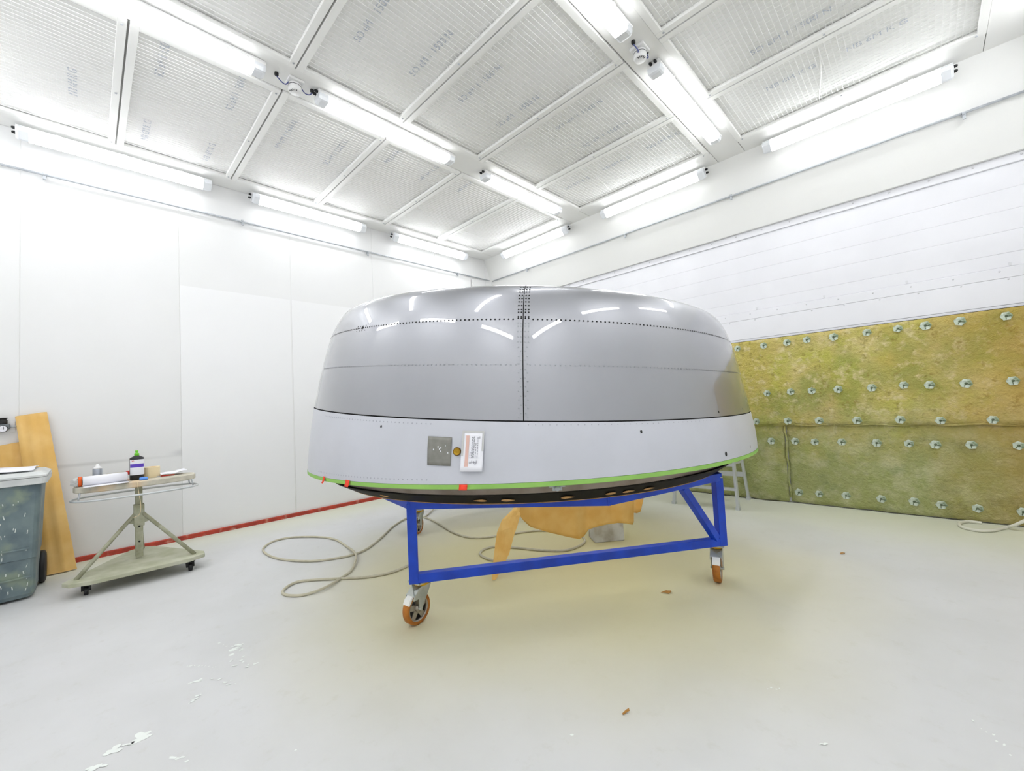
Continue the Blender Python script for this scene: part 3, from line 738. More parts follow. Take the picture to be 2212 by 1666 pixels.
flag(702, 1039, .03, .045, 'small red tape flag on the green rim, nearest the panelled wall')
flag(753, 1046, .045, .04, 'red tape flag on the green rim above the pointed black ring end')
flag(1000, 1056, .045, .028, 'bright red tape flag on the green rim below the paper card')

# ------------------------------------------------------------------ blue trolley under the cowl
CC = Vector((-2.817, 3.058, 0))
FL, FR, BL = Vector((-2.430, 1.485, 0)), Vector((-1.150, 3.300, 0)), Vector((-4.175, 2.649, 0)); BR = Vector((-2.92, 4.55, 0))
trolley = thing('support_trolley', 'blue steel trolley with black cradle ring and amber wheels carrying the cowl', 'trolley', CC)
TI = Matrix.Translation(CC).inverted()
def tpart(mb, name, mats, parent=None, **k):
    o = mb.obj(name, mats, parent or trolley, **k); o.matrix_parent_inverse = TI; return o
# cradle ring: black cone with teardrop openings and a wooden lower edge
def cone(r, z, n=192): return [(CC.x + r * math.cos(2 * math.pi * k / n), CC.y + r * math.sin(2 * math.pi * k / n), z) for k in range(n)]
def cone_t(r, dz):     # upper edge follows the slightly tilted rear face of the cowl
    out = []
    for (x, y, z) in cone(r, 0):
        q_ = np.array([x, y, 0]) - C0; lx, ly = q_ @ EX - CP[0], q_ @ EY - CP[1]; out.append((x, y, CP[2] + CP[3] * lx + CP[4] * ly + dz))
    return out
cr = tpart(MB().grid([cone_t(1.62, -.096), cone_t(1.775, -.096), cone_t(1.77, -.105), cone(1.69, .812), cone(1.672, .806), cone(1.60, .806)], wrap=True, smooth=False), 'cradle_ring', 'ringblack')
o = MB().grid([cone(1.674, .810), cone(1.676, .803), cone(1.60, .803)], wrap=True, smooth=False).obj('wood_rim', 'wood', cr)
for (u, v, k) in ((851.6, 1066, 1), (1047.8, 1075, -1), (1098.4, 1074.4, 1), (1220, 1071.6, 1), (1312.8, 1063.8, 0), (1339.8, 1057, 1), (1391.5, 1054, 1)):
    p = on_z(u, v, .837); d = (p - CC); d.z = 0; th = math.atan2(d.y, d.x); r0 = 1.727
    pts = []
    for j in range(18):
        a = 2 * math.pi * j / 18; xx = .032 * math.cos(a); yy = .011 * math.sin(a)
        if k and xx * k > 0: yy *= (1 - abs(xx) / .05); xx *= 1.5
        zz = .837 + yy * .9; rr = r0 + yy * 1.5 + .0035; aa = th + xx / r0
        pts.append((CC.x + rr * math.cos(aa), CC.y + rr * math.sin(aa), zz))
    o = MB().prism(pts, (d.normalized() * -.004)).obj('ring_opening', 'wood', cr)
angs = [math.atan2(p.y - CC.y, p.x - CC.x) % (2 * math.pi) for p in (FL, FR, BR, BL)]
corners = [FL]
fr_v = Vector((-1.43, 2.235, 0)); corners += [fr_v, FR, CC + Vector((1.63 * math.cos(math.radians(55)), 1.63 * math.sin(math.radians(55)), 0)), BR, CC + Vector((1.6 * math.cos(math.radians(146)), 1.6 * math.sin(math.radians(146)), 0)), BL, CC + Vector((1.62 * math.cos(math.radians(238)), 1.62 * math.sin(math.radians(238)), 0))]
for i in range(8):
    a, b = corners[i], corners[(i + 1) % 8]; d = (b - a).normalized() * .02
    tpart(MB().bar((a.x - d.x, a.y - d.y, .772), (b.x + d.x, b.y + d.y, .772), .06, .056), 'frame_tube', 'blue', bevel=.004)
rd = (FR - FL).normalized(); ang = math.atan2(rd.y, rd.x); RZ = Matrix.Rotation(ang, 3, 'Z')
for p, ztop in ((FL, .78), (FR, .765), (BL, .78), (BR, .78)):
    tpart(MB().box((p.x, p.y, (ztop + .27) / 2), (.06, .06, ztop - .27), rot=RZ), 'post', 'blue', bevel=.004)
p = FR; tpart(MB().box((p.x, p.y, .769), (.056, .056, .006), rot=RZ), 'post_cap', 'galv')
tpart(MB().bar((FL.x, FL.y, .30), (FR.x, FR.y, .30), .056, .058), 'bottom_rail', 'blue', bevel=.004)
tpart(MB().bar((BL.x, BL.y, .30), (BR.x, BR.y, .30), .056, .058), 'bottom_rail', 'blue', bevel=.004)
e = FR.lerp(fr_v, .36); tpart(MB().bar((FR.x - .02, FR.y - .05, .33), (e.x, e.y, .75), .05, .05), 'brace', 'blue', bevel=.003)
e = BL.lerp(corners[7], .45); tpart(MB().bar((BL.x, BL.y, .33), (e.x, e.y, .75), .05, .05), 'brace', 'blue', bevel=.003)
def caster(x, y, rz):
    base = MB().box((0, 0, -.004), (.14, .11, .010), 1)
    side = [(-.045, -.03), (.045, -.03), (.10, -.075), (.105, -.098), (.062, -.098), (.062, -.155), (.05, -.172), (.038, -.172), (.028, -.15), (-.03, -.06)]
    base.prism([(.045, -.042, -.028), (-.045, -.042, -.028), (-.045, .042, -.028), (.045, .042, -.028), (.10, .036, -.072), (.10, -.036, -.072)], (0, 0, -.004), 1)
    for s in (-1, 1): base.prism([(a, s * .036, b) for a, b in side], (0, s * .005, 0), 1)
    base.tube([(.05, -.046, -.165), (.05, .046, -.165)], .009, 10, 1)
    t = base.obj('caster', ['blue', 'zinc'], trolley); t.matrix_parent_inverse = TI
    t.location = (x, y, .266); t.rotation_euler = (0, 0, rz)
    MB().lathe([(0, -.010), (.046, -.010), (.05, -.016), (.05, -.024), (.045, -.03), (0, -.03)], 24).obj('swivel_ring', 'yellow', t)
    R90 = Matrix.Rotation(math.pi / 2, 3, 'X'); c = Vector((.05, 0, -.166))
    MB().lathe([(.078, -.022), (.094, -.026), (.1, -.018), (.1, .018), (.094, .026), (.078, .022)], 40, c, M4=R90, cap=False).obj('tyre', 'amber', t)
    wh = MB().lathe([(.079, -.021), (.079, .021), (.072, .021), (.072, .008), (.0719, -.008), (.072, -.021), (.079, -.021)], 40, c, M4=R90, cap=False)
    wh.lathe([(0, -.026), (.022, -.026), (.022, .026), (0, .026)], 16, c, M4=R90)
    wh.lathe([(0, -.003), (.073, -.003), (.073, .003), (0, .003)], 32, c, 1, M4=R90)
    for k in range(5):
        a = 2 * math.pi * k / 5 + .3; d = Vector((math.cos(a), 0, math.sin(a))); wh.bar(c + d * .02, c + d * .074, .034, .022, 0, up=(0, 1, 0))
    wh.obj('wheel_hub', ['alu', 'dark'], t)
    MB().prism([(.10, -.026, -.07), (.125, -.026, -.088), (.14, -.026, -.115), (.13, -.026, -.128), (.108, -.026, -.10), (.095, -.026, -.085)], (0, .052, 0)).obj('brake_pedal', 'frame', t, bevel=.003)
    return t
caster(-2.455, 1.555, math.radians(-81)); caster(-1.20, 3.335, math.atan2(-.97, .25)); caster(BL.x, BL.y, math.radians(-60)); caster(BR.x, BR.y, math.radians(200))

# ------------------------------------------------------------------ kraft paper hanging inside the cowl
def px_sheet(cols, dist, rows=10, wob=.05, freq=3.0):
    P = []
    for i, (u, vt, vb) in enumerate(cols):
        row = []
        for j in range(rows + 1):
            t = j / rows; dd = dist(i / (len(cols) - 1), t) + wob * math.sin(freq * i + 1.3 * t) * (.4 + .6 * t)
            row.append(tuple(at_d(u, vt + (vb - vt) * t, dd)))
        P.append(row)
    return MB().grid(P)
kr = thing('kraft_paper_sheet', 'crumpled brown kraft paper hanging below the cowl, one strip touching floor', 'paper', CC + Vector((.3, .2, 0)))
KI = Matrix.Translation(kr.location).inverted()
cols = [(1108, 1070, 1096), (1118, 1070, 1108), (1130, 1070, 1124), (1145, 1068, 1138), (1160, 1066, 1143), (1180, 1066, 1149), (1205, 1064, 1155), (1230, 1062, 1161), (1252, 1060, 1165), (1262, 1060, 1158), (1272, 1060, 1144), (1290, 1058, 1138), (1312, 1056, 1133), (1335, 1054, 1130), (1352, 1053, 1131), (1366, 1052, 1134), (1369, 1052, 1128)]
def kp(mb, name):
    o = mb.obj(name, 'kraft', kr, solid=.002); o.matrix_parent_inverse = KI; return o
kp(px_sheet(cols, lambda a, t: 3.95 + .12 * a, 12, .035, 2.1), 'main_sheet')
kp(px_sheet([(1369, 1052, 1108), (1376, 1051, 1109), (1384, 1050, 1105), (1390, 1049, 1078)], lambda a, t: 4.25 - .1 * a, 8, .01), 'side_flap')
# twisted strip down to the floor
base = on_z(1070, 1254, 0.004); L = []
pl = [(1118, 1088, 1124, 1092), (1106, 1102, 1122, 1106), (1084, 1124, 1124, 1112), (1074, 1150, 1118, 1135), (1070, 1175, 1110, 1158), (1067, 1200, 1100, 1196), (1064, 1228, 1086, 1226), (1063, 1254, 1071, 1253)]
dB = math.hypot(base.x, base.y)
for i, (u0, v0, u1, v1) in enumerate(pl):
    k = i / 7; dd = 3.75 * (1 - k) + dB * k; row = []
    for j in range(5):
        b = j / 4; fold = .05 * math.sin(math.pi * b) * (1 if i % 2 else .4) * (1 - k)
        row.append(tuple(at_d(u0 + (u1 - u0) * b, v0 + (v1 - v0) * b, dd - fold)))
    L.append(row)
kp(MB().grid(L, smooth=False), 'hanging_strip')

# ------------------------------------------------------------------ air hose on the floor
hp = [(1122, 1212), (1080, 1213), (1050, 1206), (1037, 1197), (1046, 1187), (1072, 1181), (1120, 1184), (1170, 1189), (1222, 1189), (1256, 1177), (1263, 1166), (1250, 1157), (1205, 1149), (1160, 1147), (1100, 1154), (1050, 1161), (1014, 1161), (980, 1151), (945, 1130), (918, 1118), (896, 1115), (876, 1121), (850, 1137), (822, 1163), (792, 1186), (764, 1198), (728, 1206), (680, 1212), (630, 1211), (590, 1204), (570, 1192), (571, 1182), (592, 1169), (632, 1161), (684, 1160), (722, 1165), (748, 1180), (766, 1198), (769, 1211), (760, 1231), (738, 1248), (702, 1272), (662, 1284), (632, 1287), (612, 1283), (615, 1272), (640, 1258), (680, 1253), (735, 1250), (792, 1247), (845, 1237), (886, 1220)]
pts = [on_z(u, v, .011) for u, v in hp]
pts[22:24] = [p + Vector((0, 0, .0)) for p in pts[22:24]]
for k in (37, 38): pts[k].z = .030
for k in (41,): pts[k].z = .02
last = on_z(894, 1217, .011); pts += [last, last + Vector((-.004, .004, .06)), last + Vector((-.004, .004, .3))]
hs = thing('air_hose', 'long beige air hose looped on the floor under the cowl and toward the wall', 'hose', tuple(pts[20]))
HI = Matrix.Translation(hs.location).inverted()
o = MB().tube(smooth_path(pts, 7), .0105, 8).obj('hose_line', 'hose', hs); o.matrix_parent_inverse = HI
e0, e1 = pts[0], pts[1]; o = MB().tube([e0, e0.lerp(e1, .9)], .0135, 10).obj('hose_end', 'galv', hs); o.matrix_parent_inverse = HI
p0 = on_z(917, 1117, .011); o = MB().tube(smooth_path([p0, on_z(930, 1107, .012), on_z(938, 1097, .03), on_z(941, 1085, .06)], 6), .0085, 8).obj('hose_branch', 'hose', hs); o.matrix_parent_inverse = HI
h2 = [on_z(u, v, .014) for u, v in ((2090, 1123), (2074, 1130), (2075, 1137), (2092, 1143), (2118, 1147), (2146, 1146), (2172, 1140))]
h2 += [Vector((.50, 5.98, .05)), Vector((.60, 6.02, .12)), Vector((.8, 6.03, .28)), Vector((1.1, 6.02, .5))]
h2.insert(0, h2[0] + Vector((.09, .02, 0)))
for p in h2: p.y = min(p.y, 6.085)
tag(MB().tube(smooth_path(h2, 8), .014, 10).obj('white_hose', 'hosew'), 'short white hose curling out from the stained blanket onto floor', 'hose')

# ------------------------------------------------------------------ metal box, ladder, scraps
a, b, c_ = Vector((-2.388, 3.472, 0)), Vector((-2.197, 3.71, 0)), Vector((-2.555, 3.61, 0))
bx = MB(); hgt = .23; ins = .012; u_, v_ = (b - a), (c_ - a)
bot = [a, b, b + v_, a + v_]; ctr = sum(bot, Vector()) / 4
bx.hexa([p for p in bot] + [ctr + (p - ctr) * .96 + Vector((0, 0, hgt)) for p in bot])
mb_ = thing('metal_box', 'worn grey metal box on the floor behind the brown paper', 'box', ctr)
o = bx.obj('box_body', 'concrete', mb_, bevel=.012, seg=3); o.matrix_parent_inverse = Matrix.Translation(ctr).inverted()
fm_ = a.lerp(b, .5) + Vector((0, 0, .19)); dn = (b - a).normalized().cross(Vector((0, 0, 1)))
o = MB().lathe([(0, 0), (.014, 0), (.014, .006), (0, .006)], 14, fm_ + dn * -.004, M4=dn.to_track_quat('Z', 'Y').to_matrix()).obj('box_hole', 'hole', mb_); o.matrix_parent_inverse = Matrix.Translation(ctr).inverted()

fR, fL_, bR = Vector((-1.681, 5.452, 0)), Vector((-2.419, 5.367, 0)), Vector((-1.735, 6.06, 0)); bL = fL_ + (bR - fR)
apex = 1.62; mid = (fR + bR) / 2
lad = thing('step_ladder', 'aluminium step ladder standing between the cowl and the stained blanket', 'ladder', (fR + fL_ + bR + bL) / 4)
LI = Matrix.Translation(lad.location).inverted()
def lpart(mb, name, m='ladder', **k):
    o = mb.obj(name, m, lad, **k); o.matrix_parent_inverse = LI; return o
inset = (fL_ - fR).normalized() * .09
tops = {}
for nm_, ft, s in (('f', fR, 1), ('f', fL_, -1), ('b', bR, 1), ('b', bL, -1)):
    back = (bR - fR) * (.40 if nm_ == 'f' else -.40); top = ft + back + inset * s + Vector((0, 0, apex)); tops[(nm_, s)] = (ft, top)
    lpart(MB().bar(ft + Vector((0, 0, .03)), top, .028, .06 if nm_ == 'f' else .045, up=(0, 1, 0)), 'rail', bevel=.003)
    lpart(MB().box(ft + Vector((0, 0, .0175)), (.045, .065, .035)), 'foot', 'ladder')
for k in (.145, .32, .5, .67, .85):
    p, q_ = tops[('f', 1)][0].lerp(tops[('f', 1)][1], k), tops[('f', -1)][0].lerp(tops[('f', -1)][1], k)
    lpart(MB().bar(p, q_, .085, .026), 'tread', bevel=.003)
for k in (.205, .6):
    p, q_ = tops[('b', 1)][0].lerp(tops[('b', 1)][1], k), tops[('b', -1)][0].lerp(tops[('b', -1)][1], k)
    lpart(MB().bar(p, q_, .02, .06), 'back_bar', bevel=.002)
for s in (1, -1):
    p, q_ = tops[('f', s)][0].lerp(tops[('f', s)][1], .33), tops[('b', s)][0].lerp(tops[('b', s)][1], .31)
    lpart(MB().bar(p, q_, .012, .025), 'spreader')
tp = (tops[('f', 1)][1] + tops[('b', 1)][1] + tops[('f', -1)][1] + tops[('b', -1)][1]) / 4
lpart(MB().bar((tops[('f', 1)][1] + tops[('b', 1)][1]) / 2, (tops[('f', -1)][1] + tops[('b', -1)][1]) / 2, .26, .03), 'top_platform', bevel=.004)

def scrap(u, v, outline, label, ang):
    p = on_z(u, v, .002); ca, sa = math.cos(ang), math.sin(ang); b = MB(); pts = []
    for i, (x, y) in enumerate(outline): pts.append(p + Vector((x * ca - y * sa, x * sa + y * ca, .001 + .006 * ((i * 7) % 3))))
    cz = sum(pts, Vector()) / len(pts) + Vector((0, 0, .008)); b.add([cz] + pts, [(0, 1 + k, 1 + (k + 1) % len(pts)) for k in range(len(pts))])
    tag(b.obj('paper_scrap', 'leaf', solid=.0015), label, 'scrap', 'brown scraps on the floor')
scrap(1440, 1281, [(-.04, 0), (-.02, .008), (.0, .012), (.018, .03), (.035, .024), (.03, -.005), (.012, -.016), (-.015, -.008)], 'curled brown paper scrap on floor beyond the trolley rail', .6)
scrap(1352, 1541, [(-.018, -.003), (.018, -.004), (.02, .004), (-.016, .005)], 'tiny brown sliver lying alone on the open floor', 1.2)
scrap(1820, 1197, [(-.018, -.006), (.0, -.01), (.018, -.004), (.014, .008), (-.012, .008)], 'small tan chip on floor between trolley and stained blanket', .2)
# dried white paint splashes: irregular flat flecks
sp = MB()
def fleck(p, r, ar, ang):
    n_ = 9; pts = []
    for k in range(n_):
        a_ = 2 * math.pi * k / n_; rr = r * random.uniform(.6, 1.15); x, y = rr * math.cos(a_) * ar, rr * math.sin(a_)
        pts.append(p + Vector((x * math.cos(ang) - y * math.sin(ang), x * math.sin(ang) + y * math.cos(ang), .0008 + .00015 * (len(sp.f) % 17))))
    sp.add(pts, [tuple(range(n_))])
for (u0, v0, u1, v1, n_, sp_, r) in ((500, 1405, 525, 1400, 8, 14, .012), (488, 1432, 560, 1440, 10, 14, .007), (405, 1478, 435, 1468, 5, 4, .008), (405, 1522, 435, 1500, 5, 4, .008), (400, 1440, 470, 1440, 9, 3, .0035), (455, 1468, 515, 1478, 7, 8, .006), (470, 1395, 530, 1400, 7, 8, .005), (290, 1605, 315, 1585, 5, 5, .016), (240, 1625, 260, 1615, 5, 6, .014), (190, 1664, 225, 1655, 4, 5, .013), (262, 1612, 290, 1602, 4, 4, .006), (365, 1637, 410, 1638, 4, 5, .006), (635, 1622, 642, 1621, 1, 0, .012), (1655, 1488, 1690, 1492, 4, 5, .004), (1770, 1610, 1790, 1606, 4, 5, .004), (2100, 1560, 2190, 1625, 7, 12, .004), (1230, 1588, 1240, 1590, 1, 1, .006)):
    for k in range(n_):
        t = (k + .5) / n_; p = on_z(u0 + (u1 - u0) * t + random.gauss(0, sp_ * .35), v0 + (v1 - v0) * t + random.gauss(0, sp_ * .45), 0)
        fleck(p, r * random.uniform(.5, 1.3), random.uniform(1, 2.6), random.uniform(.4, 1.6))
o = tag(sp.obj('paint_splashes', mats='splatfloor'), 'white dried paint splashes flecked over the bare floor', 'paint', kind='stuff')

# ------------------------------------------------------------------ stained blankets on the door
def bnoise(x, z, amp): 
    return amp * (math.sin(x * 3.1 + z * 1.7) * .5 + math.sin(x * 7.3 - z * 5.1 + 1) * .3 + math.sin(x * 13.7 + z * 11.3 + 2) * .25 + math.sin(x * 23 - z * 19 + .5) * .15 + math.sin(z * 31 + x * 5) * .08)
def blanket(label, x0, x1, z0, z1, y, amp, rag=.0, wr=0.0, step=.045):
    nx_, nz_ = int((x1 - x0) / step) + 1, int((z1 - z0) / step) + 1; P = []
    for i in range(nz_ + 1):
        row = []
        for j in range(nx_ + 1):
            x = x0 + (x1 - x0) * j / nx_; t = i / nz_
            zb = z0 + rag * (math.sin(x * 9) * .4 + math.sin(x * 21 + 1) * .35 + math.sin(x * 43) * .25)
            z = zb + (z1 - zb) * t
            a_ = amp + wr * math.exp(-((x + 1.75) / .5) ** 2) * (1 - t) ** .5
            row.append((x, y - abs(bnoise(x, z, a_)) - .012 * (1 - t) ** 6, z))
        P.append(row)
    o = thing('insulation_blanket', label, 'blanket', ((x0 + x1) / 2, y, z0))
    m = MB().grid(P).obj('cloth', 'blanket', o, solid=.006); m.matrix_parent_inverse = Matrix.Translation(o.location).inverted()
    return o
YB_ = YD - .012
up_b = blanket('olive stained upper blanket pinned across the white door by hexagonal plates', -5.3, 1.15, .965, 2.067, YB_ - .026, .010, .008)
lo_l = blanket('wrinkled green lower blanket beside the step ladder', -5.3, -1.295, .012, 1.02, YB_, .012, .003, .06)
lo_r = blanket('wide green and rust lower blanket pinned under the olive one', -1.27, 1.15, .012, 1.02, YB_ - .004, .012, .003)
hw_ = MB().tube(smooth_path([Vector((-5.3 + 6.45 * k / 60, YB_ - .036 - .004 * math.sin(k), .962 + .006 * math.sin(k * 1.7))) for k in range(61)], 2), .009, 6).obj('hem', 'blanket', up_b); hw_.matrix_parent_inverse = Matrix.Translation(up_b.location).inverted()
hw_ = MB().tube([Vector((-1.283 + .008 * math.sin(k * 1.3), YB_ - .014, .06 + .9 * k / 14)) for k in range(15)], .012, 6).obj('hem', 'blanket', lo_r); hw_.matrix_parent_inverse = Matrix.Translation(lo_r.location).inverted()
hw_ = MB().box(((-5.3 + 1.15) / 2, YB_ - .018, 2.069), (6.45, .022, .007)).obj('gap_shadow_strip', 'liner', up_b); hw_.matrix_parent_inverse = Matrix.Translation(up_b.location).inverted()  # dark strip drawn in as the gap shadow along the blanket top
wz = MB(); hexp = [(.046 * math.cos(math.pi / 3 * k), 0, .046 * math.sin(math.pi / 3 * k)) for k in range(6)]
wz.prism(hexp, (0, -.004, 0)); wz.lathe([(.0, .004), (.03, .004), (.032, .0055), (.036, .004)], 6, M4=RX, cap=False)
wz.lathe([(0, .006), (.012, .006), (.012, .009), (0, .011)], 8, M4=RX, mi=1); wz.box((.017, -.0065, -.004), (.034, .003, .007), 1); wz.box((-.004, -.006, -.02), (.006, .003, .03), 1)
washer_me = wz.mesh('washer_plate', ['washer', 'washdark'])
rows_ = [[(210, 440), (372, 422), (517, 402), (640, 386), (806, 368), (1013, 340), (1205, 316), (1376, 298), (1590, 270), (1878, 238)],
         [(394, 718), (540, 708), (670, 702), (834, 693), (1043, 683), (1242, 667), (1402, 666), (1628, 656), (1920, 640)],
         [(327, 892), (522, 890), (717, 887), (952, 886), (1220, 881), (1470, 887), (1795, 882)],
         [(420, 1014), (568, 1015), (690, 1020), (857, 1020), (1074, 1026), (1274, 1030), (1439, 1036), (1662, 1038), (1955, 1042)],
         [(445, 1320), (592, 1332), (717, 1342), (885, 1352), (1103, 1373), (1307, 1390), (1476, 1410), (1701, 1432), (1985, 1455)]]
for ri, row in enumerate(rows_):
    for (zu, zv) in row:
        yy = YB_ - (.047 if ri < 3 else .026); p = on_y(1520 + zu / 2.873, 600 + zv / 2.873, yy)
        host = up_b if ri < 3 else (lo_l if p.x < -1.28 else lo_r)
        o = link('washer_plate', washer_me, host); o.matrix_parent_inverse = Matrix.Translation(host.location).inverted(); o.location = p
        o.rotation_euler = (0, random.uniform(-.5, .5), 0); k = random.uniform(.9, 1.05); o.scale = (k, 1, k)

# ------------------------------------------------------------------ wheeled bin
bn = thing('wheeled_bin', 'paint-spattered dark grey wheeled bin with pale lid beside the kraft board', 'bin', (-5.562, -.525, 0), math.radians(0))
def ringrect(hx, hy, z, r=.05, n=4):
    out = []
    for (sx_, sy_, a0) in ((1, 1, 0), (-1, 1, 90), (-1, -1, 180), (1, -1, 270)):
        for k in range(n + 1):
            a_ = math.radians(a0 + 90 * k / n); out.append((sx_ * (hx - r) + r * math.cos(a_), sy_ * (hy - r) + r * math.sin(a_), z))
    return out
body = MB(); P = [ringrect(.235, .215, .02), ringrect(.25, .23, .05), ringrect(.262, .238, .33), ringrect(.275, .243, .335), ringrect(.30, .262, .80), ringrect(.315, .27, .97)]
body.grid(P, wrap=True, smooth=False); body.add(P[0], [tuple(range(len(P[0])))])
body.obj('bin_body', 'bin', bn)
rim_ = MB(); P = [ringrect(.315, .27, .93), ringrect(.345, .30, .935), ringrect(.35, .305, .985), ringrect(.32, .275, .99)]
rim_.grid(P, wrap=True, smooth=False); rim_.obj('rim', 'binlid', bn)
ld = MB(); P = [ringrect(.345, .30, .99), ringrect(.345, .30, 1.005), ringrect(.30, .26, 1.03), ringrect(.12, .1, 1.038)]
ld.grid(P, wrap=True, smooth=False); ld.add(P[3], [tuple(range(len(P[3])))]); ld.obj('lid', 'binlid', bn)
MB().box((.285, .10, .42), (.012, .2, .012)).box((.275, .12, .19), (.012, .18, .01)).obj('body_rib', 'bin', bn)
MB().tube([(-.24, -.25, .14), (-.24, .25, .14)], .012, 8).obj('axle', 'galv', bn)
for s in (-1, 1):
    MB().lathe([(0, -.025), (.05, -.025), (.055, -.02), (.12, -.026), (.14, -.015), (.14, .015), (.12, .026), (0, .026)], 28, (-.24, s * .245, .141), M4=RX).obj('wheel', 'dark', bn)
sb = MB()
for k in range(55):
    z = random.uniform(.08, .86); y = random.uniform(-.2, .2); x = .262 + .045 * (z - .3) + .006 + (.012 if z > .33 else -.001); h_ = random.uniform(.006, .035); sb.box((x, y, z), (.004, random.uniform(.003, .006), h_), rot=Matrix.Rotation(random.uniform(-.3, .3), 3, 'X'))
tag(sb.obj('paint_drips', 'splat', bn), kind='stuff')
pp = MB(); P = [[(-.30 + .56 * i / 6, -.26 + .48 * j / 6, .008 * math.sin(i * 1.1 + j * .8) + .012) for j in range(7)] for i in range(7)]
o = tag(pp.grid(P).obj('paper_sheets', 'paper', solid=.003), 'loose white paper sheet lying on the wheeled bin lid', 'paper'); o.location = (-5.562, -.525, 1.04)

# ------------------------------------------------------------------ folded kraft boards leaning on the wall
def leaning(label, TL, TR, BR_, BL_, th_, bulge):
    TL, TR, BR_, BL_ = map(Vector, (TL, TR, BR_, BL_)); nrm = (TR - TL).cross(BL_ - TL).normalized()
    if nrm.x < 0: nrm = -nrm
    P = []; 
    for i in range(13):
        a_ = i / 12; l_, r_ = TL.lerp(BL_, a_), TR.lerp(BR_, a_); row = []
        for j in range(13):
            b = j / 12; f = bulge * (math.sin(math.pi * b) ** .5 if 0 < b < 1 else 0) * (.35 + .65 * min(1, a_ * 6)) + .006 * math.sin(b * 17 + a_ * 3)
            row.append(tuple(l_.lerp(r_, b) + nrm * (th_ * .5 + f)))
        P.append(row)
    m = MB(); m.grid(P); back = [[tuple(Vector(p) * 0 + TL.lerp(BL_, i / 12).lerp(TR.lerp(BR_, i / 12), j / 12)) for j in range(13)] for i in range(13)]
    m.grid(back)
    n_ = 13; rim_idx = [(0, j) for j in range(n_)] + [(i, n_ - 1) for i in range(1, n_)] + [(n_ - 1, j) for j in range(n_ - 2, -1, -1)] + [(i, 0) for i in range(n_ - 2, 0, -1)]
    for k in range(len(rim_idx)):
        (i0, j0), (i1, j1) = rim_idx[k], rim_idx[(k + 1) % len(rim_idx)]
        m.add([P[i0][j0], P[i1][j1], back[i1][j1], back[i0][j0]], [(0, 1, 2, 3)])
    return tag(m.obj('kraft_board', 'kraft2'), label, 'packaging', 'folded kraft paper by the wall')
leaning('tall folded brown kraft paper wrap leaning on the panelled wall', (-6.27, -.478, 1.512), (-6.27, -.272, 1.548), (-6.01, -.062, .004), (-6.01, -.30, .004), .03, .03)
leaning('shorter brown kraft paper roll tucked behind the wheeled bin', (-6.29, -.60, 1.235), (-6.29, -.40, 1.275), (-6.09, -.27, .004), (-6.09, -.47, .004), .02, .03)
# pressure regulator on the wall
rg = thing('air_regulator', 'black and grey air regulator with round gauge on panelled wall', 'regulator', (XW, -.56, 1.42))
MB().box((.045, .0, .0), (.06, .10, .05)).obj('body', 'steelgauge', rg, bevel=.006)
MB().box((.008, .0, .0), (.016, .16, .10)).obj('back_plate', 'white', rg)
MB().lathe([(0, .025), (.034, .025), (.036, .03), (.036, .062), (.03, .068), (.03, .075), (.038, .078), (.038, .085), (0, .086)], 20, (.045, .0, 0)).obj('adjust_knob', 'dark', rg)
g_ = MB().lathe([(0, 0), (.03, 0), (.032, .004), (.032, .022), (.028, .024), (0, .022)], 24, (.07, .01, -.02), M4=Matrix.Rotation(math.pi / 2, 3, 'Y'), mats=[1, 1, 1, 1, 0]).obj('gauge', ['paper', 'dark'], rg)
MB().box((.0945, .014, -.012), (.002, .004, .024)).obj('needle', 'dark', g_)
MB().tube([(.045, .05, .0), (.045, .07, .0), (.04, .078, 0), (.004, .079, .0)], .011, 8).obj('outlet_pipe', 'galv', rg)

# ------------------------------------------------------------------ rolling work table
tb = thing('rolling_table', 'paint-caked rolling work table with oval top and three-legged base', 'table', (-5.34, .35, 0))
tx0, ty0 = -5.34, .35
def tl_(x, y, z): return (x - tx0, y - ty0, z)
base_poly = [(-5.06, -.14), (-4.985, -.10), (-4.93, .02), (-4.90, .66), (-4.96, .79), (-5.06, .80), (-5.72, .50), (-5.80, .40), (-5.74, .30)]
MB().prism([tl_(x, y, .095) for x, y in base_poly], (0, 0, .035)).obj('base_board', 'tablebase', tb, bevel=.006)
for (x, y) in ((-5.06, -.0), (-5.0, .68), (-5.66, .40)):
    c0 = MB().box(tl_(x, y, .088), (.09, .07, .014)); c0.prism([tl_(x - .03, y - .03, .085), tl_(x + .03, y - .03, .085), tl_(x + .04, y - .03, .035), tl_(x + .01, y - .03, .03)], (0, .06, 0))
    c = c0.obj('caster', 'dark', tb); MB().lathe([(0, -.014), (.032, -.014), (.034, -.01), (.034, .01), (.032, .014), (0, .014)], 18, Vector(tl_(x + .03, y, .034)), M4=RX).obj('wheel', 'dark', c)
MB().box((0, 0, .325), (.055, .055, .35)).obj('inner_post', 'tablemetal', tb, bevel=.004)
MB().box((0, 0, .53), (.075, .075, .20)).obj('sleeve', 'tablemetal', tb, bevel=.004)
MB().box((0, 0, .70), (.05, .05, .18)).obj('upper_post', 'tablemetal', tb, bevel=.004)
for z in (.29, .43): MB().lathe([(0, 0), (.008, 0), (.008, .006), (0, .006)], 8, (.0375 if z > .4 else .0275, 0, z), M4=Matrix.Rotation(math.pi / 2, 3, 'Y')).obj('bolt', 'dark', tb)
